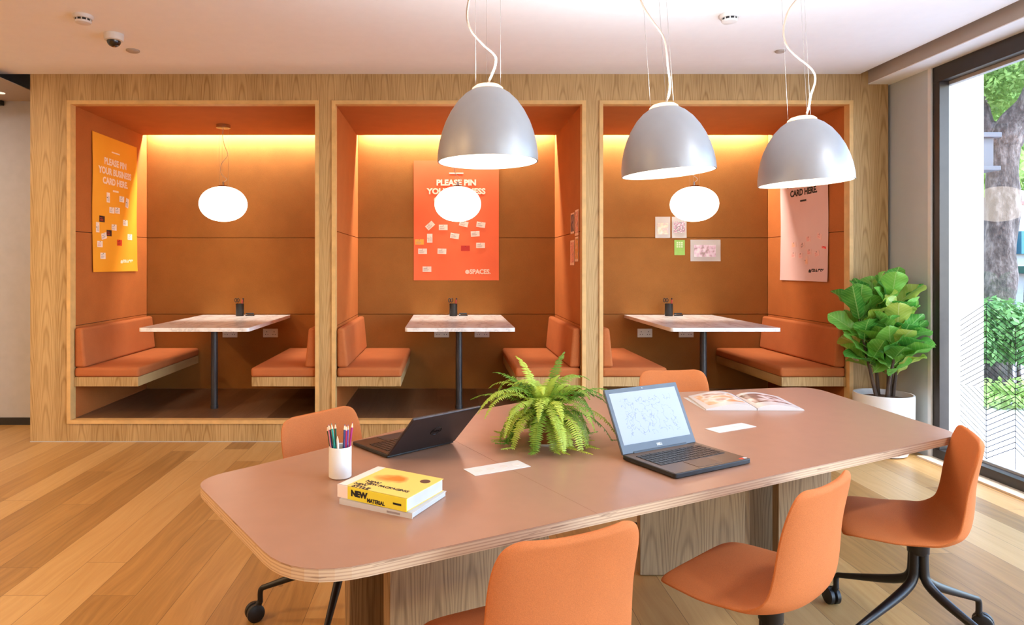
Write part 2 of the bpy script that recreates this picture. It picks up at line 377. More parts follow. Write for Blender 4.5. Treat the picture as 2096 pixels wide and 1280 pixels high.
# ------------------------------------------------------------------ booths
SIDE = ['left', 'middle', 'right']
led = emit('led_strip', (255, 190, 110), 6)
for k, (a, b) in enumerate(op):
    t = thing('seating_booth', '%s seating alcove lined with orange felt panels, %s' % (SIDE[k], ['yellow poster on its side wall', 'orange poster on its back wall', 'pink poster on its side wall'][k]),
              'booth', ((a+b)/2, D+.06, 0), 0, 'booths in the oak wall')
    w2 = (b-a)/2; d = DB-D-.06; zt = ZT
    for s in (-1, 1):
        for z0, z1 in ((ZB, .905), (.909, 1.657), (1.661, zt+.1)):
            obj('side_panel', box(NB(), s*w2, s*(w2+.018), 0, d, z0, z1), M['feltside'], t, bevel=.0025, seg=1)
    for z0, z1 in ((ZB, .905), (.909, 1.657), (1.661, zt+.16)):
        obj('back_panel', box(NB(), -w2, w2, d, d+.018, z0, z1), M['felt'], t, bevel=.0025, seg=1)
    cp = box(NB(), -w2, w2, 0, d-.085, zt, zt+.02); box(cp, -w2, w2, d-.105, d-.085, zt, zt+.06)
    obj('ceiling_panel', cp, M['feltside'], t)
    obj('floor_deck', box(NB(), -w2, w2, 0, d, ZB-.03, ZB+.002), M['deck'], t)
    obj('light_cove', box(NB(), -w2, w2, d-.12, d, zt+.11, zt+.13), M['white'], t)
    obj('led_strip', box(NB(), -w2+.02, w2-.02, d-.062, d-.050, zt+.096, zt+.104), led, t)
    light('cove_light', 'AREA', ((a+b)/2, DB-.052, zt+.09), 70, (1, .92, .80), b-a-.06, .02, target=((a+b)/2, DB-.03, 0))
    bl = []
    for s in (-1, 1):
        side = 'left' if s < 0 else 'right'
        bn = thing('bench', 'orange upholstered bench on the %s side of the %s booth' % (side, SIDE[k]), 'bench', ((a+b)/2+s*w2, D+.02, .43), 0, 'upholstered benches in the booths')
        sx = lambda u0, u1: (min(-s*u0, -s*u1), max(-s*u0, -s*u1))
        L = DB-D-.03; x0, x1 = sx(.002, .51)
        obj('base', box(NB(), x0, x1, .012, L, 0, .073), M['oak'] if 1 else None, bn, bevel=.001, seg=1)
        x0, x1 = sx(.004, .518)
        cushion('seat_cushion', bn, M['cushion'], x0, x1, .008, L, .073, .148, .022)
        bm = NB()   # wedge shaped back cushion
        th0, th1 = .092, .062
        vs = []
        for yy in (.012, L):
            for (u, z) in ((.004, .15), (th0, .15), (th1, .46), (.004, .46)): vs.append(bm.verts.new((-s*u, yy, z)))
        for f in ((0, 1, 2, 3), (7, 6, 5, 4), (0, 4, 5, 1), (1, 5, 6, 2), (2, 6, 7, 3), (3, 7, 4, 0)): bm.faces.new([vs[i] for i in f])
        obj('backrest', bm, M['cushion'], bn, bevel=.02, seg=4)
    # marble table
    tx = [-1.972, .101, 2.172][k]; y0 = 5.128
    tb = thing('booth_table', 'white marble table on one dark pole in the %s booth' % SIDE[k], 'table', (tx, 5.59, ZB), 0, 'marble tables in the booths')
    pl = roundpoly([(-.43, y0-5.59, .03), (.43, y0-5.59, .03), (.43, DB-5.592, .002), (-.43, DB-5.592, .002)], 5)
    obj('tabletop', prism(NB(), pl, .728-.03, .728), M['marble'], tb, bevel=.006, seg=2)
    obj('pole', lathe(NB(), [(.028, .03), (.028, .69), (.07, .69), (.07, .698)], 24), M['pole'], tb, True)
    obj('foot_plate', lathe(NB(), [(0, .004), (.032, .004), (.032, .03), (0, .03)], 24), M['pole'], tb, True)
    # globe lamp
    gx = [-2.015, .097, 2.226][k]; gy = 5.94; gz = 1.94
    g = thing('globe_lamp', 'glowing white oval globe lamp hanging in the %s booth' % SIDE[k], 'lamp', (gx, gy, gz), 0, 'globe lamps in the booths')
    gm = emit('globe_glass', (255, 236, 215), 4.6) if k == 0 else gm
    obj('globe', lathe(NB(), [(0, -.158)]+[(.209*math.sin(a_)**.92, -.158*math.cos(a_)) for a_ in [PI*i/20 for i in range(1, 20)]]+[(0, .158)], 40), gm, g, True)
    obj('fitting', lathe(NB(), [(.05, .155), (.045, .165), (.012, .168), (.008, .2), (0, .2)], 20), M['chrome'], g, True)
    obj('canopy', lathe(NB(), [(0, ZT-gz), (.062, ZT-gz), (.062, ZT-gz-.028), (.05, ZT-gz-.032), (0, ZT-gz-.032)], 28), M['chrome'], g, True)
    zt_ = ZT-gz-.03
    cp = smoothpts([(0, 0, zt_), (-.005, 0, zt_-.08), (.012, 0, zt_-.16), (.035, .01, zt_-.24), (-.02, .01, zt_-.32), (-.025, .01, zt_-.40), (.0, 0, zt_-.43), (.03, 0, zt_-.46), (.002, 0, .195)], 6)
    obj('cord', tube(NB(), cp, .0028, 6), M['cable'], g, True)
    bm = NB()
    for q in range(3):
        aa = q*2.1; tube(bm, [(.05*math.cos(aa), .05*math.sin(aa), zt_), (.045*math.cos(aa), .045*math.sin(aa), .162)], .0007, 4)
    obj('suspension_wire', bm, M['wire'], g)
    # sockets on the back wall
    for px in ([471, 554], [904, 986.5], [1319.5, 1404])[k]:
        px0 = {471: 'behind the table of the left booth', 554: 'right of the table in the left booth', 904: 'left of the pole in the middle booth',
               986.5: 'right of the pole in the middle booth', 1319.5: 'left of the table in the right booth', 1404: 'under the table of the right booth'}[px]
        s_ = thing('wall_socket', 'white double wall socket '+px0, 'socket', (PX(px, DB), DB, .722), 0, 'double sockets on the booth walls')
        obj('plate', box(NB(), -.073, .073, -.009, 0, -.043, .043), M['white'], s_, bevel=.003)
        for e in (-.036, .036):
            bm = NB(); box(bm, e-.003, e+.003, -.0098, -.0088, .008, .018); box(bm, e-.014, e-.008, -.0098, -.0088, -.016, -.009); box(bm, e+.008, e+.014, -.0098, -.0088, -.016, -.009)
            obj('pin_holes', bm, M['black'], s_)
        bm = NB(); box(bm, -.009, -.003, -.012, -.009, .014, .028); box(bm, .003, .009, -.012, -.009, .014, .028); obj('switch', bm, M['white'], s_)
    # stationery on the table
    cx, cy, cz = PX([491, 928, 1369][k], 6.35), 6.35, ZB+.728
    cu = obj('pen_cup', lathe(NB(), [(0, 0), (.036, 0), (.038, .004), (.038, .118), (.035, .118), (.034, .006), (0, .006)], 28), M['black'], None, True, loc=(cx, cy, cz))
    tag(cu, 'black pen cup standing on the table of the %s booth' % SIDE[k], 'cup', 'black pen cups')
    sc = thing('scissors', 'scissors leaning in the black cup of the %s booth' % SIDE[k], 'scissors', (cx, cy, cz+.006), [0, .3, -.2][k], 'scissors in the pen cups')
    bm = NB(); tube(bm, [(-.01, 0, 0), (-.022, 0, .12)], .004, 6); obj('blade', bm, M['chrome'], sc)
    for e in (-.012, .012):
        ring = [(-.028+e+.010*math.cos(q), 0, .145+.018*math.sin(q)) for q in [2*PI*i/14 for i in range(15)]]
        obj('handle', tube(NB(), ring, .0035, 6, False), M['black'], sc, True)
    for q, (ox, oy, hh, lean, col, nm) in enumerate([(.015, .005, .165, .02, (26, 24, 24), 'black'), (.02, -.01, .15, .012, (176, 70, 60), 'red')]):
        p = thing('marker_pen', '%s capped marker pen in the cup of the %s booth' % (nm, SIDE[k]), 'pen', (cx+ox*.7, cy+oy, cz+.0065), 0, 'marker pens in the cups')
        bm = NB(); tube(bm, [(0, 0, 0), (lean*.8, 0, hh*.75)], .006, 8); obj('barrel', bm, M['black'], p, True)
        bm = NB(); tube(bm, [(lean*.8, 0, hh*.75), (lean, 0, hh)], .007, 8); obj('cap', bm, plain('pen_'+nm, col, .4), p, True)
    st = thing('stapler', 'small black stapler beside the pen cup of the %s booth' % SIDE[k], 'stapler', (cx+.095, cy+.01, cz), .1, 'staplers on the booth tables')
    obj('base', box(NB(), -.042, .042, -.013, .013, 0, .009), M['black'], st, bevel=.003)
    obj('arm', box(NB(), -.040, .036, -.010, .010, .012, .028), M['black'], st, bevel=.005)
    obj('hinge', box(NB(), -.040, -.026, -.009, .009, .005, .02), M['chrome'], st)

# ------------------------------------------------------------------ posters and papers
def frame_on(plane, x, y, z):
    """matrix whose local x runs right on the surface, y up, z out of it"""
    if plane == 'back': R = Matrix(((1, 0, 0), (0, 0, -1), (0, 1, 0)))
    elif plane == 'left': R = Matrix(((0, 0, 1), (1, 0, 0), (0, 1, 0)))      # wall facing +X, right runs +Y
    else: R = Matrix(((0, 0, -1), (-1, 0, 0), (0, 1, 0)))                      # wall facing -X, right runs -Y
    return Matrix.Translation((x, y, z)) @ R.to_4x4()
def sheet(w_, h_, curl=.0, nu=30, nv=30, th=.0012, base=.003):
    bm = NB()
    def fn(u, v, top):
        x = (u-.5)*w_; y = (v-.5)*h_
        z = base+curl*(abs(2*u-1)**14)*(.4+.6*math.sin(v*5+1)**2)+curl*.8*((1-v)**18)
        return Vector((x, y, z+(th if top else 0)))
    a = grid(bm, lambda u, v: fn(u, v, True), nu, nv); b = grid(bm, lambda u, v: fn(u, v, False), nu, nv)
    edge = [(i, 0) for i in range(nu+1)]+[(nu, j) for j in range(1, nv+1)]+[(i, nv) for i in range(nu-1, -1, -1)]+[(0, j) for j in range(nv-1, 0, -1)]
    for p, q in zip(edge, edge[1:]+edge[:1]): bm.faces.new((a[p[0]][p[1]], a[q[0]][q[1]], b[q[0]][q[1]], b[p[0]][p[1]]))
    return bm
def poster(plane, x, y, z, w_, h_, mat, inkm, label, title=True):
    Mx = frame_on(plane, x, y, z)
    t = bpy.data.objects.new('poster', None); C.objects.link(t); t.matrix_world = Mx; tag(t, label, 'poster')
    obj('sheet', sheet(w_, h_, .008 if plane != 'back' else .004), mat, t, True)
    s = h_/1.18; zz = .0056
    def TT(tx, px, py, size, bold=.0, sx=1, name='lettering'): text(tx, size*s, inkm, t, Matrix.Translation((px*s, py*s, zz)), bold*s, name, sx)
    def bar(px, py, bw, bh, name='rule_mark'): obj(name, box(NB(), px*s-bw/2*s, px*s+bw/2*s, py*s-bh/2*s, py*s+bh/2*s, zz, zz+.0006), inkm, t)
    bar(0, .465, .14, .012)
    TT('PLEASE PIN', 0, .37, .078, .0034, 1.02); TT('YOUR BUSINESS', 0, .285, .078, .0034, 1.02); TT('CARD HERE.', 0, .20, .078, .0034, 1.02)
    bar(0, .125, .10, .016)
    TT('SPACES.', .235, -.507, .062, .0026, .95)
    obj('emblem', lathe(NB(), [(0, 0), (.021*s, 0), (.021*s, .0006), (0, .0006)], 12, (.108*s, -.507*s, zz)), inkm, t)
    return t
pm = [mat_blotch('poster_yellow', [(.3, srgb(238, 158, 34)), (.7, srgb(248, 172, 46))], 2), mat_blotch('poster_orange', [(.3, srgb(232, 98, 50)), (.7, srgb(238, 108, 58))], 2),
      mat_blotch('poster_pink', [(.3, srgb(216, 178, 172)), (.7, srgb(224, 190, 184))], 2)]
XW = op[0][0]
p1 = poster('left', XW, 5.868, 1.92, .784, 1.175, pm[0], M['whiteink'], 'yellow poster of business cards pinned to the side wall of the left booth')
p2 = poster('back', PX(934, DB), DB, PZ(451.5, DB), .837, 1.178, pm[1], M['whiteink'], 'orange poster of business cards on the back wall of the middle booth')
XW3 = op[2][1]
p3 = poster('right', XW3, 5.835, 1.838, .775, 1.175, pm[2], M['ink'], 'pale pink poster on the right side wall of the right booth')
white_cards = []
def card(plane, x, y, z, rot, mat, label, grp, detail=True, w_=.086, h_=.053, mark=None):
    t = bpy.data.objects.new('business_card', None); C.objects.link(t)
    t.matrix_world = frame_on(plane, x, y, z) @ Matrix.Rotation(math.radians(rot), 4, 'Z'); tag(t, label, 'card', grp)
    obj('card', box(NB(), -w_/2, w_/2, -h_/2, h_/2, .0056, .0066), mat, t)
    if detail:
        bm = NB(); box(bm, -w_*.38, w_*.05, .006, .010, .0066, .007); box(bm, -w_*.38, w_*.2, -.008, -.005, .0066, .007); box(bm, -w_*.38, w_*.12, -.016, -.0135, .0066, .007)
        obj('print', bm, mark or plain('grey_print', (150, 140, 140), .7), t)
    obj('pin', lathe(NB(), [(0, .0066), (.003, .0066), (.003, .010), (0, .010)], 8, (0, h_*.38, 0)), M['ink'], t)
cw = plain('card_white', (244, 226, 214), .7); cy_ = plain('card_yellow', (250, 176, 70), .7); cr = plain('card_red', (190, 44, 30), .7)
ck = plain('card_black', (52, 18, 16), .7); crl = plain('card_red_print', (214, 60, 30), .7); cp_ = plain('card_pale_pink', (232, 190, 180), .7)
for (x, y, r, m, what) in [(230, 695, 42, cw, 'white card tilted steeply, left under the title'), (353, 712, 0, cw, 'level white card just left below the globe'), (545, 678, -14, cw, 'white card half hidden by the bottom of the globe'),
        (705, 687, -8, cw, 'white card at the upper right of the cards'), (227, 813, 90, cw, 'upright white card'), (460, 792, -9, cw, 'white card at the centre of the cards'), (652, 772, 3, cw, 'white card right of the centre, below the upper right one'),
        (131, 848, 0, cy_, 'yellow card at the left edge'), (702, 880, 0, cw, 'white card right above the red one'), (160, 935, 0, cw, 'white card below the yellow card'), (341, 935, -2, cw, 'white card left of the red card'),
        (560, 908, 0, cr, 'dark red card'), (201, 1103, 0, cw, 'lowest white card, near the bottom left corner')]:
    px, py = 830+x/4.571, 310+y/4.571
    card('back', PX(px, DB), DB, PZ(py, DB), r, m, what+' on the orange poster', 'business cards on the orange poster', m is not cr)
for (x, y, r, m, mk, what) in [(207, 597, 90, cw, None, 'upright white card under the title'), (322, 612, 0, cw, None, 'white card right of the rule mark'), (367, 645, 80, cw, None, 'upright tilted white card at the right'),
        (238, 705, 0, cw, None, 'left card of a touching white pair'), (285, 708, 0, cw, None, 'right card of a touching white pair'), (155, 778, 0, ck, crl, 'uppermost black and red card'), (118, 848, 90, cw, None, 'upright white card at the left edge'),
        (257, 850, 0, cw, None, 'white card above the middle black and red card'), (352, 812, 0, cw, None, 'white card at the right, below the upright tilted one'), (215, 898, 0, ck, crl, 'middle black and red card'), (172, 922, 12, cw, None, 'white card touching the middle black and red card'),
        (390, 932, 0, cw, None, 'lowest white card at the right edge'), (137, 990, 0, cw, crl, 'white card with a red corner'), (303, 980, 0, crl, ck, 'red card with a black corner'), (163, 1090, 0, cw, None, 'lowest white card, bottom left')]:
    px, py = 170+x/4.13, 260+y/4.13; Y = -XW*F/(CX-px)
    card('left', XW, Y, PZ(py, Y), r, m, what+' on the yellow poster', 'business cards on the yellow poster', True, mark=mk)
pl_ = plain('pink_print', (222, 120, 120), .7); rd_ = plain('red_print', (224, 60, 60), .7)
for (x, y, r, m, mk, what) in [(560, 695, 0, cp_, rd_, 'pale card with a short red line, uppermost of the cluster'), (690, 660, -20, cp_, pl_, 'tilted pale card at the upper right'), (490, 770, 10, cp_, M['ink'], 'pale card with a dark mark'),
        (385, 765, 0, cp_, cy_, 'pale card with a yellow mark at the left'), (570, 850, 0, cp_, rd_, 'pale card with a red mark at the centre'), (660, 870, 15, cp_, pl_, 'pale card lower right of the centre'), (745, 795, -10, rd_, cp_, 'red card at the right edge'),
        (380, 885, 0, cp_, pl_, 'pale card at the lower left'), (465, 895, 0, cp_, pl_, 'pale card below the dark marked one'), (535, 950, 90, cp_, cy_, 'lowest pale card, upright with a yellow mark')]:
    px, py = 1560+x/5.819, 370+y/5.819; Y = XW3*F/(px-CX)
    card('right', XW3, Y, PZ(py, Y), r, m, what+' on the pink poster', 'business cards on the pink poster', True, .06 if m is rd_ else .075, .02 if m is rd_ else .046, mk)
def paper(plane, x, y, z, w_, h_, mat, label, pic=None, picbox=None, grp=None):
    t = bpy.data.objects.new('paper_sheet', None); C.objects.link(t); t.matrix_world = frame_on(plane, x, y, z); tag(t, label, 'paper', grp)
    obj('sheet', sheet(w_, h_, .002, 4, 4, .0008, .002), mat, t)
    if pic: a, b, c, d = picbox; obj('picture', box(NB(), a*w_, b*w_, c*h_, d*h_, .0052, .0058), pic, t)
    return t
wp = M['paper']
pic1 = mat_blotch('drawing_pastel', [(.3, srgb(236, 230, 226)), (.5, srgb(232, 214, 190)), (.62, srgb(226, 190, 190)), (.75, srgb(210, 214, 214))], 26)
pic2 = mat_blotch('drawing_mosaic', [(.35, srgb(236, 222, 230)), (.48, srgb(214, 160, 186)), (.56, srgb(120, 120, 130)), (.66, srgb(224, 236, 226))], 60, (4, 1, 2))
pic3 = mat_blotch('drawing_flower', [(.4, srgb(236, 234, 240)), (.55, srgb(226, 200, 222)), (.66, srgb(170, 150, 150))], 22, (7, 2, 1))
def bpaper(x0, x1, y0, y1, *a): 
    return paper('back', PX((x0+x1)/2, DB), DB, PZ((y0+y1)/2, DB), (x1-x0)*DB/F, (y1-y0)*DB/F, *a)
bpaper(1341, 1371.5, 444, 487.5, wp, 'white sheet with a faint pastel drawing, left of the pair in the right booth', pic1, (-.36, .36, -.33, .2), 'papers on the right booth wall')
bpaper(1375, 1405, 444, 487.5, wp, 'white sheet with a pink mosaic drawing half behind the globe', pic2, (-.38, .38, -.25, .27), 'papers on the right booth wall')
bpaper(1413, 1474.5, 491, 535, wp, 'wide white sheet with a faint flower drawing in the right booth', pic3, (-.38, .34, -.30, .26), 'papers on the right booth wall')
gr = bpaper(1380, 1401.5, 491.5, 522.5, plain('green_paper', (150, 200, 100), .7), 'small green sheet with white figures on the right booth wall', None, None, 'papers on the right booth wall')
bm = NB()
for i in range(3):
    for j in range(3): box(bm, -.03+i*.022, -.014+i*.022, .0+j*.02, .015+j*.02, .0052, .0058)
obj('print', bm, plain('green_paper_print', (216, 232, 190), .7), gr)
pa = mat_blotch('print_pink_red', [(.35, srgb(240, 190, 150)), (.5, srgb(214, 110, 80)), (.6, srgb(230, 170, 140)), (.7, srgb(120, 70, 40))], 34)
pb = mat_blotch('print_yellow', [(.35, srgb(236, 180, 140)), (.5, srgb(220, 130, 40)), (.62, srgb(222, 170, 70)), (.72, srgb(110, 70, 30))], 30, (3, 5, 1))
pd = mat_blotch('print_dark', [(.4, srgb(70, 50, 44)), (.6, srgb(150, 110, 96))], 30)
XM = op[1][1]; lp = plain('pale_orange_paper', (240, 196, 160), .7)
for (y0, y1, z0, z1, pc_, what) in [(5.29, 5.44, 1.63, 1.842, pa, 'pink and red sheet, upper one nearest the opening'), (5.30, 5.44, 1.42, 1.622, pb, 'yellow picture sheet, lower one nearest the opening'),
                                    (5.47, 5.63, 1.655, 1.83, pd, 'dark picture sheet, upper one deeper in'), (5.47, 5.65, 1.39, 1.60, pa, 'narrow pinkish sheet, lower one deeper in')]:
    paper('right', XM, (y0+y1)/2, (z0+z1)/2, y1-y0, z1-z0, lp, what+' on the middle side wall', pc_, (-.4, .4, -.4, .42), 'picture sheets on the middle booth side wall')

# ------------------------------------------------------------------ work table
ca, sa = .891, .454
def UV(u, v): return (u*ca-v*sa, u*sa+v*ca)
pts = [(.333, 1.358, .17), (2.905, 1.358, .07), (3.335, 2.255, .14), (3.105, 2.329, .1), (2.6, 2.46, .25), (1.98, 2.665, .3), (1.50, 2.588, .2), (.49, 2.212, .1), (.222, 2.125, .10)]
poly = [UV(*p) for p in roundpoly([(a, b, r) for a, b, r in pts], 8)]
ZTB = .74
tb = thing('work_table', 'large work table with brown laminate top, plywood edge and oak panel bases', 'table', (.9, 2.4, 0))
lc = [(x-.9, y-2.4) for x, y in poly]
obj('tabletop', prism(NB(), lc, ZTB-.029, ZTB-.0016), M['ply'], tb)
obj('laminate', prism(NB(), [(x*1.0, y*1.0) for x, y in lc], ZTB-.0015, ZTB), M['laminate'], tb)
def tslab(name, u0, u1, v0, v1, z0, z1, mat, par=tb, bevel=0):
    q = [UV(u0, v0), UV(u1, v0), UV(u1, v1), UV(u0, v1)]
    return obj(name, prism(NB(), [(x-.9, y-2.4) for x, y in q], z0, z1), mat, par, bevel=bevel)
tslab('seam', 1.1325, 1.134, 1.359, 2.42, ZTB, ZTB+.0002, plain('seam_dark', (140, 102, 84), .5))
Pd = M['pedestal']
def wslab(name, x0, x1, y0, y1): obj(name, box(NB(), x0-.9, x1-.9, y0-2.4, y1-2.4, 0.004, ZTB-.03), Pd, tb, bevel=.002, seg=1)
# left base: a long panel along the table and one across it
q0 = Vector((-.165, 1.9)); du = Vector((ca, sa)); dv = Vector((-sa, ca))
def rslab(p, L, W):
    c = [p, p+du*L, p+du*L+dv*W, p+dv*W]; obj('base_panel', prism(NB(), [(v.x-.9, v.y-2.4) for v in c], .004, ZTB-.03), Pd, tb, bevel=.002, seg=1)
rslab(q0, .56, .05)
rslab(q0+dv*.30-du*.02, .56, .05)
rslab(q0+dv*.05+du*.25, .05, .25)
# right base
wslab('base_panel', .862, 1.331, 2.946, 2.996)
wslab('base_panel', 1.325, 1.375, 2.996, 3.20)
wslab('base_panel', 1.462, 1.695, 2.91, 2.965)
wslab('base_panel', 1.375, 1.62, 3.10, 3.15)
# flush power panels
for (cx_, cy_2, L, W) in [(.1607, 2.112, .207, .076), (1.132, 2.632, .215, .070)]:
    pp = obj('power_panel', box(NB(), -L/2, L/2, -W/2, W/2, 0, .0015), M['white'], tb, bevel=.0005, seg=1, loc=(cx_-.9, cy_2-2.4, ZTB)); pp.rotation_euler = (0, 0, math.radians(27.5))
    for e in (-.07, -.025, .025, .07):
        obj('socket', lathe(NB(), [(0, .0015), (.014, .0015), (.014, .002), (.0125, .002), (.0125, .0017), (0, .0017)], 20, (e, 0, 0)), plain('socket_face', (222, 214, 206), .5), pp, True)

# ------------------------------------------------------------------ chairs
def chair_shell():
    prof = [(-.200, .435, .165, -.004), (-.190, .444, .200, 0), (-.160, .450, .222, .002), (-.10, .448, .234, .006), (-.04, .441, .240, .014), (.03, .436, .238, .028), (.080, .436, .231, .034),
            (.124, .448, .226, .042), (.160, .472, .221, .048), (.178, .51, .213, .048), (.186, .57, .206, .044), (.188, .63, .203, .038), (.192, .68, .203, .032), (.199, .73, .200, .026), (.205, .765, .190, .022), (.210, .786, .170, .020), (.213, .796, .132, .018)]
    P = smoothpts([(a-.045, b, c) for a, b, c, d in prof], 3); Q = smoothpts([(d, 0, 0) for a, b, c, d in prof], 3)
    n = len(P); bm = NB(); NU = 20; th = .0115
    top, bot = [], []
    for i in range(n):
        y, z, wd = P[i]; cu = Q[i].x
        d = (Vector(P[min(i+1, n-1)][:2])-Vector(P[max(i-1, 0)][:2])).normalized(); nr = Vector((-d.y, d.x))
        ra, rb = [], []
        endf = min(1, i/2.2, (n-1-i)/2.2)
        for j in range(NU+1):
            t = -1+2*j/NU; s = math.sin(t*PI/2)*.35+t*.65
            lift = cu*abs(s)**2.4; h = th*(max(.05, 1-abs(s)**8))**.5*max(.15, endf**.5)
            c = Vector((y, z))+nr*lift
            a = c+nr*h; b = c-nr*h
            ra.append(bm.verts.new((s*wd, a.x, a.y))); rb.append(bm.verts.new((s*wd, b.x, b.y)))
        top.append(ra); bot.append(rb)
    for i in range(n-1):
        for j in range(NU):
            bm.faces.new((top[i][j], top[i+1][j], top[i+1][j+1], top[i][j+1])); bm.faces.new((bot[i][j], bot[i][j+1], bot[i+1][j+1], bot[i+1][j]))
        for j in (0, NU): bm.faces.new((top[i][j], bot[i][j], bot[i+1][j], top[i+1][j]))
    for i in (0, n-1):
        for j in range(NU): bm.faces.new((top[i][j], top[i][j+1], bot[i][j+1], bot[i][j]))
    return bm
def make_chair(legrot):
    t = thing('swivel_chair', '', 'chair')
    K = []
    K.append(obj('shell', chair_shell(), M['wool'], t, True, sub=1))
    K.append(obj('hub', lathe(NB(), [(0, .426), (.075, .426), (.075, .420), (.036, .412), (.034, .355), (.030, .350), (0, .350)], 28), M['blackmetal'], t, True))
    KIDS[t.name] = K
    for q in range(4):
        pts_ = [(.018, 0, .36), (.020, 0, .30), (.026, 0, .268), (.05, 0, .240), (.12, 0, .205), (.30, 0, .137), (.322, 0, .128), (.330, 0, .112), (.330, 0, .075)]
        sp = smoothpts(pts_, 4); lg = obj('leg', tube(NB(), sp, [.0165 if p.x < .1 else .0165-.006*min(1, (p.x-.1)/.2) for p in sp], 12), M['blackmetal'], t, True)
        lg.rotation_euler = (0, 0, legrot+q*PI/2)
        bm = NB(); R = Matrix.Translation((.352, 0, .034)) @ Matrix.Rotation([.5, 1.3, 2.2, -.6][q], 4, 'Z') @ Matrix.Rotation(PI/2, 4, 'Y')
        for e in (-.013, .013): lathe(bm, [(0, e-.011), (.028, e-.011), (.034, e-.007), (.034, e+.007), (.028, e+.011), (0, e+.011)], 24, (0, 0, 0), R)
        tube(bm, [(.330, 0, .078), (.338, 0, .062), (.352, 0, .05)], .012, 10)
        cs = obj('caster', bm, M['black'], lg, True)
        K.append(lg); KIDS[lg.name] = [cs]
    return t
def face_rot(dx, dy): return math.atan2(dx, -dy)     # local front is -Y
chairs = [  # x, y, facing dx, dy, leg angle in world degrees, label
    (.22, 1.60, -.42, .91, 65, 'orange swivel chair in the foreground, back turned, nearest the camera'),
    (.945, 1.925, -.64, .77, 30, 'orange swivel chair between the foreground one and the one by the window'),
    (1.70, 2.38, -.88, .47, 20, 'orange swivel chair nearest the window, seen from its side'),
    (-.40, 2.56, .78, -.63, -3, 'orange swivel chair behind the pencil cup end of the work table'),
    (1.28, 3.56, .10, -1, 30, 'orange swivel chair behind the laptop with the bright screen'),
]
c0 = make_chair(0)
for i, (x, y, dx, dy, la, lb) in enumerate(chairs):
    o = c0 if i == 0 else None
    rz = face_rot(dx, dy)
    if o is None:
        o = c0.copy(); C.objects.link(o)
        for ch in KIDS[c0.name]:
            c = ch.copy(); C.objects.link(c); c.parent = o
            for g in KIDS.get(ch.name, []): d = g.copy(); C.objects.link(d); d.parent = c
            chs = c
            if ch.name.startswith('leg'): c.rotation_euler = (0, 0, ch.rotation_euler.z)
    o.location = (x, y, 0); o.rotation_euler = (0, 0, rz); o['label'] = lb; o['group'] = 'orange swivel chairs around the work table'; o['category'] = 'chair'
    o['la'] = math.radians(la)-rz
bpy.context.view_layer.update()
for o in list(C.objects):
    if 'la' in o.keys():
        ql = [c for c in o.children if c.name.startswith('leg')]
        for q, c in enumerate(ql): c.rotation_euler = (0, 0, o['la']+q*PI/2)
        del o['la']

# ------------------------------------------------------------------ pendant lamps over the table
prof = [(.190, 0), (.1895, .03), (.184, .07), (.174, .11), (.160, .15), (.140, .19), (.114, .228), (.086, .256), (.060, .273)]
inner = [(r-.004, z) for r, z in prof]
for k, (x, y, z, tilt, sc_, lb) in enumerate([(.154, 2.502, 1.781, 0, 1, 'grey aluminium dome pendant, leftmost and largest of the three'), (.930, 2.773, 1.776, 4.0, 1, 'grey aluminium dome pendant between the other two'),
                                    (1.574, 2.898, 1.750, 3.0, 1, 'grey aluminium dome pendant nearest the window')]):
    t = thing('pendant_lamp', lb, 'lamp', (x, y, z), 0, 'dome pendants above the work table')
    t.rotation_euler = (0, math.radians(-tilt), 0)
    obj('shade', lathe(NB(), prof+[(.056, .272), (.060, .266)]+inner[-2::-1]+[(.190, 0)], 64), [M['alu']], t, True)
    obj('inner_lining', lathe(NB(), [(r-.0045, z_) for r, z_ in prof]+[(0, .270)], 48), M['lampwhite'], t, True)
    obj('cap', lathe(NB(), [(.060, .271), (.058, .280), (.045, .290), (.02, .296), (0, .297)], 32), emit('cap_glow', (255, 225, 190), 1.2) if k == 0 else bpy.data.materials['cap_glow'], t, True)
    obj('bulb', lathe(NB(), [(0, .09), (.025, .10), (.032, .125), (.025, .15), (.013, .175), (.013, .21), (0, .21)], 20), emit('bulb_glow', (255, 225, 190), 9) if k == 0 else bpy.data.materials['bulb_glow'], t, True)
    T = math.radians(-tilt); zc = ZC-z
    path = [[(0, 0, .295), (.018, 0, .335), (.030, 0, .37), (.028, 0, .405), (-.02, 0, .45), (-.062, 0, .50), (-.078, 0, .55), (-.07, 0, .62), (-.045, 0, .70), (0, 0, .85), (0, 0, zc)],
            [(.010, 0, .295), (.026, 0, .33), (.034, 0, .38), (.030, 0, .45), (.028, 0, .52), (.018, 0, .58), (-.025, 0, .65), (-.06, 0, .72), (-.07, 0, .80), (-.02, 0, .93), (0, 0, zc)],
            [(.02, 0, .295), (.035, 0, .34), (.045, 0, .385), (.068, 0, .45), (.055, 0, .50), (-.01, 0, .56), (-.05, 0, .61), (-.060, 0, .68), (-.035, 0, .76), (.01, 0, .82), (.03, 0, .9), (0, 0, zc)]][k]
    obj('cord', tube(NB(), smoothpts(path, 5), .0042, 8), M['cable'], t, True)
    bm = NB()
    for q in range(3):
        aa = q*2.094+.4; tube(bm, [(.055*math.cos(aa), .055*math.sin(aa), .27), (.055*math.cos(aa), .055*math.sin(aa), zc)], .0007, 4)
    obj('suspension_wire', bm, M['wire'], t)
    obj('canopy', lathe(NB(), [(0, zc-.03), (.065, zc-.03), (.065, zc), (0, zc)], 28), M['white'], t, True)
    light('ceiling_fill_spot', 'SPOT', (x, y, z+.315), 62, (.84, .92, 1), .06, target=(x, y, 5), spot=math.radians(168), blend=.6)  # extra cool spot added above the cap to whiten the ceiling
    light('pendant_light', 'POINT', (x, y, z+.07), 5.5, (1, .90, .78), .045)

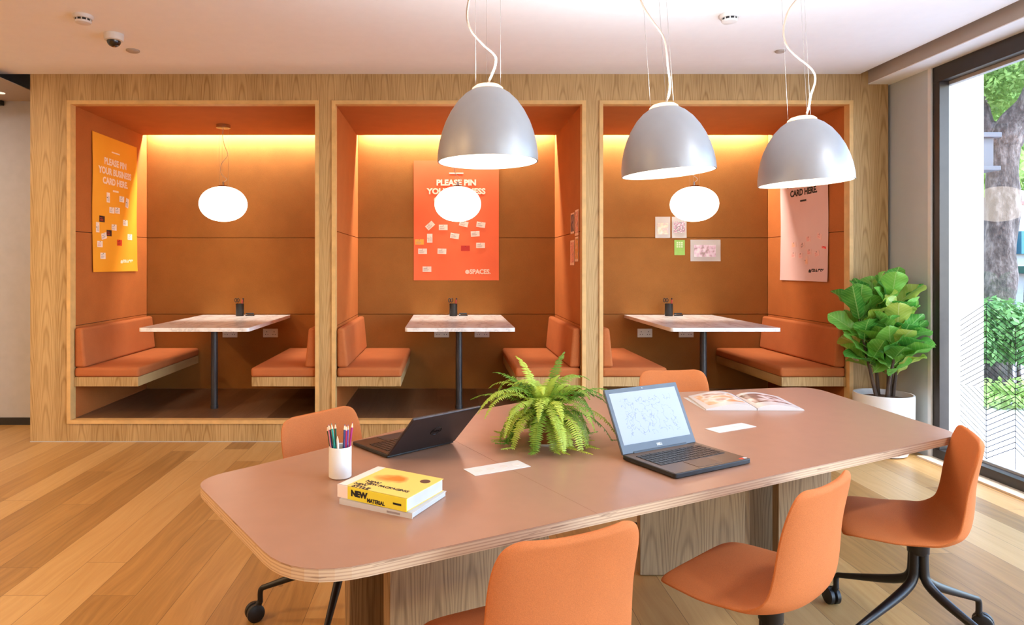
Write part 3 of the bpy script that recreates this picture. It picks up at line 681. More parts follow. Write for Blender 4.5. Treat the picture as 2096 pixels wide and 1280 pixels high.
# ------------------------------------------------------------------ ceiling fittings
def detector(px, py, name, lb, grp):
    Y = (ZC-H)*F/(CY-py); t = thing(name, lb, 'smoke detector', (PX(px, Y), Y, ZC), 0, grp)
    obj('base', lathe(NB(), [(0, 0), (.058, 0), (.058, -.014), (.052, -.022), (0, -.022)], 32), M['white'], t, True)
    obj('sensor_grille', lathe(NB(), [(.043, -.022), (.043, -.036), (0, -.036)], 24), M['black'], t, True)
    bm = NB()
    for k in range(10):
        a_ = k*PI/5; box(bm, .040, .046, -.003, .003, -.037, -.021, Matrix.Rotation(a_, 4, 'Z'))
    obj('rib', bm, M['white'], t); obj('cover', lathe(NB(), [(0, -.035), (.046, -.035), (.042, -.045), (.02, -.05), (0, -.05)], 28), M['white'], t, True)
detector(170, 32, 'smoke_detector', 'white smoke detector on the ceiling above the left booth', 'smoke detectors on the ceiling')
detector(1493, 30, 'smoke_detector', 'white smoke detector on the ceiling between two right pendants', 'smoke detectors on the ceiling')
Y = (ZC-H)*F/(CY-70); t = thing('security_camera', 'white dome security camera with a dark lens on the ceiling', 'camera', (PX(233, Y), Y, ZC))
obj('housing', lathe(NB(), [(0, 0), (.060, 0), (.061, -.02), (.056, -.042), (.045, -.046), (0, -.046)], 36), M['white'], t, True)
obj('dome', lathe(NB(), [(.043, -.044)]+[(.043*math.cos(a_), -.044-.040*math.sin(a_)) for a_ in [PI/2*i/8 for i in range(1, 9)]], 32), plain('smoked_dome', (22, 16, 16), .12, 0, .8), t, True)
for (px, py, r, lb) in [(272, 103, .045, 'small flat disc on the ceiling right of the security camera'), (1597, 104, .034, 'small flat disc on the ceiling behind the right pendant cord')]:
    Y = (ZC-H)*F/(CY-py)
    o = obj('ceiling_disc', lathe(NB(), [(0, 0), (r, 0), (r, -.006), (r*.8, -.012), (0, -.012)], 28), M['beamgrey'], None, True, loc=(PX(px, Y), Y, ZC)); tag(o, lb, 'ceiling fitting', 'flat ceiling discs')
o = obj('recessed_downlight', lathe(NB(), [(0, 0), (.03, 0), (.03, -.004), (.02, -.004), (0, -.003)], 24), emit('downlight_lens', (255, 240, 225), 1.0), None, True, loc=(-3.70, 5.47, 2.82))
tag(o, 'small bright recessed downlight in the lower ceiling at the far left', 'light')
o = obj('door_closer', box(NB(), -.05, .05, 0, .045, -.04, .0), M['black'], None, bevel=.004, loc=(-3.905, 5.70, 2.818)); tag(o, 'small black fitting at the top of the far left wall', 'fitting')

# ------------------------------------------------------------------ things on the work table
# pencil pot and pencils
px_, py_ = -.3275, 2.022
cu = obj('pencil_cup', lathe(NB(), [(0, 0), (.030, 0), (.0345, .004), (.0345, .094), (.0335, .096), (.0315, .094), (.0315, .006), (0, .006)], 40), M['white'], None, True, loc=(px_, py_, ZTB))
tag(cu, 'white round cup full of coloured pencils on the work table', 'cup')
pen = [('dark green', (30, 74, 48), -.022, .0, -.040), ('teal', (0, 140, 126), -.006, -.012, -.024), ('dark blue', (30, 40, 74), -.014, -.010, -.032), ('forest green', (24, 92, 70), -.018, .012, -.018), ('slate blue', (52, 92, 132), .004, .014, .012),
       ('white', (226, 222, 216), .000, -.02, -.004), ('navy', (54, 60, 104), .012, -.010, .016), ('crimson', (172, 22, 66), .016, -.006, .020), ('violet', (110, 74, 160), .018, .012, .022), ('magenta', (160, 40, 110), .023, .0, .038), ('pink', (206, 120, 130), -.020, -.010, -.034)]
woodt = plain('pencil_wood', (236, 206, 172), .6)
for k, (nm, rgb, ox, oy, tx_) in enumerate(pen):
    t = thing('coloured_pencil', '%s pencil standing in the white cup' % nm, 'pencil', (px_+ox*.8, py_+oy*.8, ZTB+.007), 0, 'pencils in the white cup')
    hh = .150+.012*((k*7) % 4)/3; sh = -.036 if k == 5 else 0; hh += sh; lean = tx_-ox*.8; ly = oy*.6
    P = lambda s: (lean*s, ly*s, hh*s)
    obj('barrel', tube(NB(), [P(0), P(.90)], .0036, 6), plain('pencil_'+nm.replace(' ', '_'), rgb, .35), t)
    obj('tip', tube(NB(), [P(.90), P(.975)], [.0036, .0012], 8), woodt, t); obj('lead', tube(NB(), [P(.975), P(1)], [.0012, .0003], 6), plain('pencil_'+nm.replace(' ', '_'), rgb, .35), t)
# books
def at(ax, ay, ang, z): return Matrix.Translation((ax, ay, z)) @ Matrix.Rotation(ang, 4, 'Z')
cov = NT('book_cover'); x, y, z = cov.sep(cov.coord())
n1 = cov.noise(cov.coord(), 16, 2); dx_ = cov.math('SUBTRACT', x, -.012); dy_ = cov.math('SUBTRACT', y, .11)
dd = cov.math('ADD', cov.math('POWER', cov.math('DIVIDE', dx_, .062), 2), cov.math('POWER', cov.math('DIVIDE', dy_, .04), 2))
dd = cov.math('ADD', dd, cov.math('MULTIPLY', cov.math('SUBTRACT', n1, .5), 2.2))
c_ = cov.ramp(dd, [(.2, srgb(226, 126, 44)), (.6, srgb(240, 172, 92)), (.95, srgb(248, 208, 112))])
c_ = cov.mix(cov.math('LESS_THAN', x, -.086), c_, srgb(244, 226, 214)); cov.base(c_, .35)
spn = NT('book_spine'); x, y, z = spn.sep(spn.coord()); spn.base(spn.mix(spn.math('LESS_THAN', x, -.078), srgb(232, 214, 62), srgb(244, 226, 214)), .35)
ang = math.atan2(-.115, .196)
t = thing('book', 'thick yellow paperback with black lettering lying on the thin white one', 'book', (-.202, 1.7505, ZTB+.0155), ang, 'books on the work table')
W_, L_, Hh = .227, .186, .034      # along the spine, across, thickness; local x along spine, y away from the spine
t.location = (-.202, 1.7505, ZTB+.0155)
obj('pages', box(NB(), -W_/2+.002, W_/2-.002, .004, L_-.003, .0015, Hh-.0015), plain('page_edges', (190, 190, 190), .8), t)
obj('front_cover', box(NB(), -W_/2, W_/2, .001, L_, Hh-.0015, Hh), cov.m, t)
obj('back_cover', box(NB(), -W_/2, W_/2, .001, L_, 0, .0015), cov.m, t)
obj('spine', box(NB(), -W_/2, W_/2, -.001, .003, 0, Hh), spn.m, t)
Zt = Matrix.Translation((0, 0, Hh))
def ctext(s, xx, yy, size, b=.0006, sx=1): text(s, size, M['ink'], t, Matrix.Translation((xx, yy, Hh+.0002)), b, 'lettering', sx, 'LEFT')
ctext('NEW', -.062, .062, .020); ctext('NEW PACKAGING', -.052, .046, .017); ctext('NEW', -.078, .030, .018); ctext('STYLE', -.070, .011, .021, .001)
SP = Matrix(((1, 0, 0, 0), (0, 0, -1, -.0012), (0, 1, 0, 0), (0, 0, 0, 1)))
text('NEW', .021, M['ink'], t, SP @ Matrix.Translation((-.066, .018, 0)), .0014, 'lettering', 1.1, 'LEFT')
text('MATERIAL', .014, M['ink'], t, SP @ Matrix.Translation((-.012, .008, 0)), .0006, 'lettering', .9, 'LEFT')
text('PHAIDON', .008, M['ink'], t, SP @ Matrix.Translation((.078, .016, 0)), .0003, 'lettering', 1, 'LEFT') if 0 else None
obj('small_print', box(NB(), .072, .098, -.0016, -.001, .013, .018), M['ink'], t)
obj('round_sticker', lathe(NB(), [(0, Hh), (.015, Hh), (.015, Hh+.0004), (0, Hh+.0004)], 24, (.082, .140, 0)), plain('sticker_brown', (92, 62, 50), .4), t)
t = thing('book', 'thin white paperback underneath the yellow book', 'book', (-.197, 1.744, ZTB), ang+.05, 'books on the work table')
obj('pages', box(NB(), -.106, .120, .003, .186, .001, .013), plain('page_edges', (190, 190, 190), .8), t)
obj('cover', box(NB(), -.108, .122, .001, .188, .013, .0145), M['paper'], t); obj('spine', box(NB(), -.108, .122, -.0005, .0025, 0, .0145), M['paper'], t)
obj('small_print', box(NB(), .045, .085, -.0011, -.0005, .004, .009), plain('grey_print', (150, 140, 140), .7), t)
# laptops
def laptop(loc, ang, W, L, th, lid_len, tilt, mats, label, keys=True, logo=None, rows=6, cols=15):
    """local x along the hinge, y from the hinge towards the front edge is -y"""
    t = thing('laptop', label, 'laptop', loc, ang, 'open laptops on the work table')
    body, deck, lidm, bez, scr = mats
    obj('base', prism(NB(), roundpoly([(-W/2, -L, .012), (W/2, -L, .012), (W/2, 0, .006), (-W/2, 0, .006)], 4), .003, th), body, t, bevel=.0015)
    obj('palm_rest', box(NB(), -W/2+.004, W/2-.004, -L+.004, -.004, th, th+.0006), deck, t)
    kz = th+.0006; kw = (W-.05)/cols; kh = .0155
    bm = NB()
    for r in range(rows):
        for c in range(cols):
            x0 = -W/2+.025+c*kw; y0 = -.032-(r+1)*(kh+.0032)
            box(bm, x0+.0012, x0+kw-.0012, y0, y0+kh, kz, kz+.0018)
    obj('keyboard', bm, plain('key_black', (30, 28, 28), .4), t)
    obj('touchpad', box(NB(), -.055, .05, -L+.014, -L+.078, kz-.0002, kz+.001), plain('touchpad_'+label[:4].strip(), (96, 74, 58) if keys else (40, 36, 34), .5), t)
    R = Matrix.Translation((0, -.002, th)) @ Matrix.Rotation(-tilt, 4, 'X')     # lid plane: local y up the lid, z towards the viewer side of the screen
    ld = obj('lid', box(NB(), -W/2, W/2, 0, lid_len, -.008, 0), lidm, t, bevel=.003); ld.matrix_local = R
    obj('bezel', box(NB(), -W/2+.002, W/2-.002, .002, lid_len-.002, 0, .001), bez, ld)
    obj('screen', box(NB(), -W/2+.016, W/2-.016, .030, lid_len-.016, .001, .0014), scr, ld)
    obj('hinge', box(NB(), -W*.36, W*.36, -.004, .006, -.004, .003), M['black'], t, bevel=.001).matrix_local = R
    obj('webcam', lathe(NB(), [(0, .001), (.002, .001), (.002, .0016), (0, .0016)], 10, (0, lid_len-.008, 0)), M['paper'], ld)
    if logo: logo(t, ld, W, lid_len)
    return t
lapgrey = plain('laptop_bezel_grey', (82, 88, 94), .5, .1); lapdark = plain('laptop_lid_dark', (58, 50, 52), .32, .5)
scrt = NT('laptop_screen'); x, y, z = scrt.sep(scrt.coord())
ln = scrt.noise(scrt.coord(), 30, 3)
line = scrt.math('LESS_THAN', scrt.math('ABSOLUTE', scrt.math('SUBTRACT', ln, .5)), .012)
inb = scrt.math('MULTIPLY', scrt.math('LESS_THAN', scrt.math('ABSOLUTE', x), .12), scrt.math('LESS_THAN', scrt.math('ABSOLUTE', scrt.math('SUBTRACT', y, .118)), .066))
sc_c = scrt.mix(scrt.math('MULTIPLY', scrt.math('MULTIPLY', line, inb), .5), srgb(160, 168, 178), srgb(110, 120, 134))
scrt.base(sc_c, .6, 0, .2); scrt.t.links.new(sc_c, scrt.b.inputs['Emission Color']); scrt.b.inputs['Emission Strength'].default_value = .10
def logo_front(t, ld, W, LL): text('DELL', .011, M['paper'], ld, Matrix.Translation((0, .016, .0012)), .0006)
def logo_back(t, ld, W, LL):
    m = plain('logo_dark', (24, 20, 22), .2, .6)
    ring = [(.021*math.cos(q), LL*.52+.021*math.sin(q), -.0085) for q in [2*PI*i/32 for i in range(33)]]
    obj('emblem', tube(NB(), ring, .0012, 6, False), m, ld); text('DELL', .014, m, ld, Matrix.Translation((0, LL*.52, -.0084)) @ Matrix.Rotation(PI, 4, 'Y'), .0004)
hx, hy = (.5877+.885)/2, (2.198+2.356)/2
l2 = laptop((hx, hy, ZTB), math.atan2(.158, .297), .345, .228, .017, .222, -(PI/2-math.radians(25)), (M['black'], plain('palm_brown', (92, 74, 60), .35, .2), lapgrey, lapgrey, scrt.m), 'laptop with a bright screen and grey bezel facing the camera', logo=logo_front)
st = obj('red_sticker', box(NB(), .135, .150, -.218, -.208, .0176, .0180), plain('red_sticker', (226, 60, 36), .4), l2); obj('white_sticker', box(NB(), .152, .165, -.218, -.208, .0176, .0180), M['paper'], l2)
hx, hy = (-.201+.025)/2, (2.21+2.404)/2
laptop((hx, hy, ZTB), math.atan2(.194, .226)+PI, .298, .218, .014, .205, -(PI/2-math.radians(44)), (M['black'], plain('palm_dark', (52, 42, 38), .3, .3), lapdark, M['black'], plain('screen_off', (14, 14, 16), .1)), 'thin dark laptop seen from behind its open lid', False, logo_back, cols=14)
# open magazine
t = thing('magazine', 'open glossy magazine lying face up at the far end of the work table', 'magazine', (1.385, 2.945, ZTB), math.radians(-1))
def page_block(s, w_, d_, hgt, skew):
    bm = NB(); N = 14
    def pr(u): return .006+hgt*(math.sin(min(1, u*1.0)*PI)**.6)*(1-u)**.55*1.25
    top = []; bot = []
    for i in range(N+1):
        u = i/N; x = s*(.002+u*w_); z = pr(u) if 0 < u < 1 else (.006 if u else .010)
        top.append([bm.verts.new((x+skew*j/6*1.0, d_*j/6, z+.002*(j/6))) for j in range(7)]); bot.append([bm.verts.new((x+skew*j/6, d_*j/6, .0005)) for j in range(7)])
    for i in range(N):
        for j in range(6): bm.faces.new((top[i][j], top[i+1][j], top[i+1][j+1], top[i][j+1])); bm.faces.new((bot[i][j], bot[i][j+1], bot[i+1][j+1], bot[i+1][j]))
        for j in (0, 6): bm.faces.new((top[i][j], bot[i][j], bot[i+1][j], top[i+1][j]))
    for i in (0, N):
        for j in range(6): bm.faces.new((top[i][j], top[i][j+1], bot[i][j+1], bot[i][j]))
    return bm
mg = []
for k, (xc, yc, rx, ry, stp) in enumerate([(-.11, .15, .085, .10, [(.3, srgb(206, 140, 96)), (.48, srgb(226, 180, 140)), (.56, srgb(238, 224, 212)), (.7, srgb(150, 96, 66))]), (.11, .16, .085, .09, [(.3, srgb(96, 70, 62)), (.5, srgb(150, 120, 110)), (.6, srgb(226, 214, 208)), (.75, srgb(120, 84, 76))])]):
    q = NT('magazine_page'); x, y, z = q.sep(q.coord())
    inside = q.math('MULTIPLY', q.math('LESS_THAN', q.math('ABSOLUTE', q.math('SUBTRACT', x, xc)), rx), q.math('LESS_THAN', q.math('ABSOLUTE', q.math('SUBTRACT', y, yc)), ry))
    pc_ = q.ramp(q.noise(q.map(q.coord(), (1, 1.0, .2), loc=(k*3, 1, 0)), 11, 2), stp)
    mg.append(q.base(q.mix(inside, srgb(208, 204, 200), pc_), .25))
obj('left_pages', page_block(-1, .225, .285, .026, .02), mg[0], t, True); obj('right_pages', page_block(1, .205, .285, .022, .02), mg[1], t, True)
obj('cover', box(NB(), -.232, .212, .002, .284, 0, .0005), M['paper'], t)

# potted fern
random.seed(11)
fx, fy = .3556, 2.40
pot = thing('potted_fern', 'leafy green fern in an amber pot on the work table', 'plant', (fx, fy, ZTB))
obj('saucer', lathe(NB(), [(0, 0), (.040, 0), (.048, .008), (.046, .009), (.038, .003), (0, .003)], 32), M['white'], pot, True)
obj('pot', lathe(NB(), [(0, .004), (.036, .004), (.050, .098), (.053, .100), (.053, .112), (.048, .112), (.046, .098), (0, .09)], 36), M['terracotta'], pot, True)
obj('soil', lathe(NB(), [(0, .098), (.046, .096)], 24), M['soil'], pot)
fernm = mat_leaf('fern_leaf', (88, 138, 36), (200, 220, 92), (0, 0, 0), .35, .5, False)
def frond(az, elev, L, droop, seed):
    rnd = random.Random(seed); bm = NB()
    p = Vector((rnd.uniform(-.015, .015), rnd.uniform(-.015, .015), .105)); d = Vector((math.cos(az)*math.cos(elev), math.sin(az)*math.cos(elev), math.sin(elev)))
    n = 40; st_ = L/n; P = [p.copy()]; Dr = [d.copy()]; side_bend = rnd.uniform(-.012, .012)
    for i in range(n):
        d = (d+Vector((0, 0, -droop*(.4+1.3*i/n)))).normalized(); d = Matrix.Rotation(side_bend, 3, 'Z') @ d
        nx = p+d*st_
        if nx.z < .02: nx.z = .02; d = Vector((d.x, d.y, .01)).normalized() if Vector((d.x, d.y)).length > .05 else d
        rr = math.hypot(nx.x, nx.y)
        if nx.z < .112 and rr < .062 and i > 8: f_ = .064/max(rr, .001); nx.x *= f_; nx.y *= f_
        p = nx; P.append(p.copy()); Dr.append(d.copy())
    tube(bm, P[::2], .0011, 4)
    up0 = Vector((0, 0, 1))
    for i in range(4, n+1):
        u = i/n; ln = .028*(math.sin(min(1, u*1.35+.12)*PI*.5))*(1-u**3.2)+.003
        dd_ = Dr[i]; sd = dd_.cross(up0)
        if sd.length < .05: sd = Vector((-math.sin(az), math.cos(az), 0))
        sd.normalize(); nn = sd.cross(dd_).normalized()
        for s in (-1, 1):
            tw = rnd.uniform(-.25, .25); v = (sd*s+dd_*.22+nn*(-.22+tw)).normalized()*ln*rnd.uniform(.88, 1.1)
            wv = dd_*.0036; b = P[i]; m1 = b+v*.5
            a0 = bm.verts.new(b-wv*.6); a1 = bm.verts.new(b+wv*.6); b0 = bm.verts.new(m1-wv*.9+nn*.0012); b1 = bm.verts.new(m1+wv*.7+nn*.0012); tp = bm.verts.new(b+v-nn*.001)
            bm.faces.new((a0, a1, b1, b0)); bm.faces.new((b0, b1, tp))
    return bm
fr = []
for k in range(24): fr.append((k*2*PI/24+random.uniform(-.2,.2), random.uniform(.7, 1.1), random.uniform(.24, .31), random.uniform(.045, .080)))
for k in range(26): fr.append((k*2*PI/26+random.uniform(-.15,.15), random.uniform(.35, .7), random.uniform(.22, .30), random.uniform(.075, .10)))
for k in range(14): fr.append((k*2*PI/14+.3, random.uniform(1.1, 1.4), random.uniform(.15, .22), random.uniform(.05, .08)))
for k in range(12): fr.append((k*2*PI/12+.1, random.uniform(0.1, .35), random.uniform(.20, .27), random.uniform(.07, .10)))
fr += [(PI*.98, .62, .29, .030), (PI*.88, .95, .27, .030), (.15, .70, .30, .030), (-.35, .55, .31, .045), (-.2, .35, .31, .05), (.9, 1.2, .27, .03), (2.2, 1.25, .25, .035), (2.9, 1.0, .27, .05)]
for k, a_ in enumerate(fr): obj('frond', frond(*a_, seed=k), fernm, pot, recalc=False)

# ------------------------------------------------------------------ fiddle leaf fig
random.seed(5)
gx, gy = 3.215, 4.86
fig = thing('fiddle_leaf_fig', 'tall fiddle leaf fig with large glossy leaves in a white pot by the window', 'plant', (gx, gy, 0))
obj('pot', lathe(NB(), [(0, .01), (.150, .01), (.158, .03), (.172, .05), (.190, .10), (.195, .43), (.192, .447), (.182, .447), (.180, .40), (0, .39)], 56), M['white'], fig, True)
obj('soil', lathe(NB(), [(0, .425), (.10, .420), (.178, .405)], 28), M['soil'], fig, True)
leafm = [mat_leaf('fig_leaf', (60, 140, 52), (136, 200, 84), (176, 214, 128), .35, .3), mat_leaf('fig_leaf_pale_backlit', (150, 180, 64), (206, 220, 110), (210, 220, 150), .4, .32)]
def fig_leaf(L, Wd, seed):
    rnd = random.Random(seed); bm = NB(); ph = rnd.uniform(0, 6); cup = rnd.uniform(.15, .5); bend = rnd.uniform(.2, .9)
    prof = [0.05, .34, .46, .50, .56, .70, .86, .97, 1.0, .97, .86, .60, .08]
    def fn(u, v):
        k = u*(len(prof)-1); i = min(int(k), len(prof)-2); wd = (prof[i]*(1-(k-i))+prof[i+1]*(k-i))*Wd/2
        s = 2*v-1; x = s*wd; y = u*L
        z = cup*abs(x)*.8+.010*math.sin(u*16+ph)*abs(s)**1.5-bend*L*u*u*.35
        return Vector((x, y, z))
    grid(bm, fn, 18, 8); return bm
stems = []
for k, (ax, ay, tx, ty, hh) in enumerate([(-.05, 0, -.19, .0, 1.06), (-.015, .03, -.06, .05, 1.14), (.02, -.02, .03, -.05, 1.17), (.05, .01, .10, .0, 1.12), (.0, -.04, .02, -.14, .98), (.07, .0, .12, -.06, .96)]):
    P = smoothpts([(ax, ay, .41), (ax*.7+tx*.25, ay*.7+ty*.2, .55), (tx*.7, ty*.7, .41+(hh-.41)*.55), (tx, ty, hh)], 6)
    obj('stem', tube(NB(), P, [.014-.008*i/len(P) for i in range(len(P))], 8), M['bark'], fig, True); stems.append(P)
cnt = 0
for si, P in enumerate(stems):
    n = 16
    for k in range(n):
        f = .40+.60*(k/(n-1))**.8; p = P[min(len(P)-1, int(f*(len(P)-1)))]
        az = k*2.399+si*1.1; el = random.uniform(.35, 1.0)+.5*max(0, f-.5)/.5
        L = random.uniform(.22, .30)*(1 if f < .95 else .8); Wd = L*random.uniform(.60, .72)
        d = Vector((math.cos(az)*math.cos(el), math.sin(az)*math.cos(el), math.sin(el)))
        if gy+p.y+d.y*(L+.04) > D-.04: d.y = -abs(d.y)*.6; d.normalize()
        if gx+p.x+d.x*(L+.04)+.05 > 3.47: d.x = -abs(d.x)*.3 if p.x > .1 else d.x*.35; d.normalize()
        up = Vector((0, 0, 1)); xx = d.cross(up).normalized(); zz = xx.cross(d)
        base = p+d*.03
        mt = Matrix((xx, d, zz)).transposed().to_4x4(); mt.translation = base
        mt = mt @ Matrix.Rotation(random.uniform(-.9, .9), 4, 'Y')
        bm = fig_leaf(L, Wd, cnt); tube(bm, [(0, -.035, .0), (0, 0, 0)], .003, 5)
        lf = obj('leaf', bm, leafm[1 if random.random() < (.38 if d.x > 0 else .15) else 0], fig, True, recalc=False); lf.matrix_local = mt; cnt += 1  # pale leaves more frequent towards the window, backlight put into their colour

# ------------------------------------------------------------------ window
XG = 3.60
wy0, wy1 = -3.55, 4.775
win = bpy.data.objects.new('window_1', None); C.objects.link(win); struct(win, 'tall dark framed shopfront window on the right')
def wpart(name, b, m): o = obj(name, b, m, win, bevel=.002, seg=1); return o
bm = NB()
box(bm, 3.505, 3.575, wy0, wy1-.02, 2.70, 2.812); box(bm, 3.50, 3.575, wy0, wy1-.02, 0, .075)
for yy in (wy1-.05, 2.2, -.3, -2.8): box(bm, 3.505, 3.575, yy-.03, yy+.03, .075, 2.70)
wpart('frame', bm, M['bronze'])
bm = NB(); box(bm, 3.575, 3.615, wy0, wy1, 2.675, 2.812); box(bm, 3.575, 3.615, wy0, wy1, 0, .09)
for yy in (wy1-.028, 2.2, -.3, -2.8): box(bm, 3.575, 3.615, yy-.028, yy+.028, .09, 2.675)
wpart('outer_frame', bm, M['silver'])
for a, b in ((wy1-.07, 2.23), (2.17, -.27), (-.33, -2.77), (-2.83, wy0)):
    obj('pane', box(NB(), XG-.003, XG+.003, b, a, .09, 2.675), M['glass'], win)
# chevron film lines on the glass
bm = NB(); cw_ = .2245; yb = 4.398+cw_
def seg(y0, z0, y1, z1, wd=.0022):
    d = Vector((y1-y0, z1-z0)).normalized(); n = Vector((-d.y, d.x))*wd
    q = [(y0+n.x, z0+n.y), (y1+n.x, z1+n.y), (y1-n.x, z1-n.y), (y0-n.x, z0-n.y)]
    a = [bm.verts.new((XG-.0036, *p)) for p in q]; b = [bm.verts.new((XG-.0044, *p)) for p in q]
    bm.faces.new(a); bm.faces.new(b[::-1])
    for i in range(4): bm.faces.new((a[i], a[(i+1) % 4], b[(i+1) % 4], b[i]))
for c in range(12):
    yA = yb-c*cw_; yB = yA-cw_
    if yB < 2.24: break
    seg(yB, .095, yB, 1.133-(.13 if c % 2 else 0))
    za, zb = (1.0, 1.133) if c % 2 == 0 else (1.133, 1.0)
    for r in range(26):
        o_ = r*.036
        for flip, lo, hi in ((0, .56, 2), (1, .09, .56)):
            A, B = (za-o_, zb-o_) if not flip else (zb-o_, za-o_)
            # clip the line to the band
            y0, y1, z0, z1 = yA, yB, A, B
            def clip(y0, z0, y1, z1, lim, keep_above):
                ins = lambda z: z >= lim if keep_above else z <= lim
                if ins(z0) and ins(z1): return y0, z0, y1, z1
                if not ins(z0) and not ins(z1): return None
                f_ = (lim-z0)/(z1-z0); ym = y0+(y1-y0)*f_
                return (y0, z0, ym, lim) if ins(z0) else (ym, lim, y1, z1)
            s_ = clip(y0, z0, y1, z1, lo, True)
            if s_: s_ = clip(*s_, hi, False)
            if s_: seg(*s_)
obj('chevron_film', bm, M['film'], win)
struct(obj('trim_6', box(NB(), 3.40, 3.50, wy0, wy1, 0, .012), plain('pale_strip', (222, 206, 184), .5)), 'pale floor strip along the window')  # thin pale strip laid over the floor beside the frame

# ------------------------------------------------------------------ street outside
pav = NT('pavement'); co = pav.coord(); x, y, z = pav.sep(co)
br = pav.n('ShaderNodeTexBrick'); pav.put(br.inputs['Vector'], co); br.inputs['Scale'].default_value = 1; br.inputs['Brick Width'].default_value = .6; br.inputs['Row Height'].default_value = .3
br.inputs['Mortar Size'].default_value = .006; br.inputs['Color1'].default_value = srgb(212, 210, 210); br.inputs['Color2'].default_value = srgb(202, 200, 200); br.inputs['Mortar'].default_value = srgb(150, 146, 142)
pav.base(br.outputs[0], .8)
tag(obj('pavement', box(box(NB(), 3.62, 11.5, -12, 30, -.25, -.05), -7, 3.62, -12, -3.75, -.25, -.05), pav.m), 'pale grey paving outside the window', 'pavement', kind='structure')
tag(obj('road', box(NB(), 11.5, 60, -12, 60, -.25, -.12), plain('asphalt', (120, 120, 122), .9, var=.15)), 'grey road beyond the pavement', 'road', kind='structure')
pier = obj('wall_pier', box(NB(), 3.625, 3.865, 4.75, 5.9, -.05, 3.6), plain('pier_render', (236, 232, 224), .8, var=.02)); struct(pier, 'white rendered pier just outside the window')
struct(obj('wall_facade_sunshade', box(box(box(NB(), 3.64, 3.9, -3.8, 12, 2.83, 6), 3.9, 4.6, -4.9, 12, 3.06, 3.3), -7, 3.9, -4.9, -3.8, 2.83, 6), plain('pier_render', (236, 232, 224), .8)))  # facade plus unseen overhangs added to keep direct sun off the floor

def bark_mat():
    t = NT('tree_bark'); co = t.coord()
    n = t.noise(t.map(co, (1, 1, .28)), 9, 6, .65); n2 = t.noise(t.map(co, (1, 1, .5)), 30, 4, .6)
    v = t.math('ADD', t.math('MULTIPLY', n, .65), t.math('MULTIPLY', n2, .35))
    t.bump(v, .9, .05); return t.base(t.ramp(v, [(.36, srgb(34, 30, 28)), (.5, srgb(76, 68, 64)), (.62, srgb(122, 112, 106))]), .9)
BK = bark_mat()
def limb(bm, pts, rad, n=16, seed=0):
    sp = smoothpts(pts, 6); m_ = len(sp)
    R = [rad[0]+(rad[1]-rad[0])*i/(m_-1) for i in range(m_)]
    v0 = len(bm.verts); tube(bm, sp, R, n); bm.verts.ensure_lookup_table()
    for v in bm.verts[v0:]:
        c = min(sp, key=lambda q: (q-v.co).length); dv_ = v.co-c
        v.co = c+dv_*(1+.35*noise.noise(Vector((v.co.x*6, v.co.y*6, v.co.z*2.2+seed))))
def leaf_cloud(blobs, n, size, seed, flat=.5):
    rnd = random.Random(seed); bm = NB()
    vol = [b[3]*b[4]*b[5] for b in blobs]
    for _ in range(n):
        cx, cy, cz, rx, ry, rz = rnd.choices(blobs, vol)[0]
        d = Vector((rnd.gauss(0, 1), rnd.gauss(0, 1), rnd.gauss(0, 1))).normalized()*rnd.random()**.4
        c = Vector((cx+d.x*rx, cy+d.y*ry, cz+d.z*rz)); nrm = (d+Vector((rnd.uniform(-1, 1), rnd.uniform(-1, 1), rnd.uniform(-.2, 1)))).normalized()
        a = nrm.orthogonal().normalized(); a = Matrix.Rotation(rnd.uniform(0, 6.3), 3, nrm) @ a; b = nrm.cross(a); s = size*rnd.uniform(.6, 1.2)
        vs = [bm.verts.new(c+a*s), bm.verts.new(c+b*s*.45+a*s*.2), bm.verts.new(c-a*s), bm.verts.new(c-b*s*.45+a*s*.2)]; bm.faces.new(vs)
    return bm
TX, TY = PX(2045, 7.5), 7.5
def px3(px, py, Y): return (PX(px, Y)-TX, Y-TY, PZ(py, Y))
lf1 = mat_leaf('street_leaf', (120, 156, 76), (200, 222, 140), (0, 0, 0), .55, .6, False); lf2 = mat_leaf('ivy_leaf', (70, 120, 66), (136, 176, 104), (0, 0, 0), .3, .5, False)
tr = thing('street_tree', 'thick grey barked street tree forking above, seen through the window', 'tree', (TX, TY, -.05))
bm = NB(); limb(bm, [px3(2034, 830, 7.5), px3(2040, 700, 7.5), px3(2044, 560, 7.5), px3(2050, 420, 7.5), px3(2054, 270, 7.5)], (.19, .135), 20)
obj('trunk', bm, BK, tr, True)
bm = NB(); limb(bm, [px3(2056, 285, 7.5), px3(2072, 245, 7.4), px3(2110, 190, 7.2), px3(2170, 60, 7.0)], (.15, .09), 14, 2); obj('branch', bm, BK, tr, True)
bm = NB(); limb(bm, [px3(2052, 290, 7.5), px3(2040, 262, 7.55), px3(2014, 250, 7.6), px3(1996, 200, 7.7), px3(1980, 100, 7.9)], (.11, .10), 14, 5); obj('branch', bm, BK, tr, True)
obj('foliage', leaf_cloud([(PX(2060, 7.8)-TX, .4, 3.75, .9, .9, .62), (PX(2000, 8)-TX, .8, 3.5, .5, .6, .5), (.9, -.2, 4.0, .8, .7, .6), (-.1, .9, 3.35, .5, .5, .35)], 15000, .036, 3), lf1, tr, recalc=False)
iv = thing('ivy_bush', 'leafy green ivy bush around the foot of the street tree', 'plant', (TX, 7.1, -.05))
obj('foliage', leaf_cloud([(PX(2040, 7.1)-TX, 0, .80, .36, .34, .30), (PX(2075, 7)-TX, -.1, .62, .30, .3, .24), (PX(2015, 7)-TX, 0, .62, .25, .25, .26)], 3600, .042, 4), lf2, iv, recalc=False)
bm = NB()
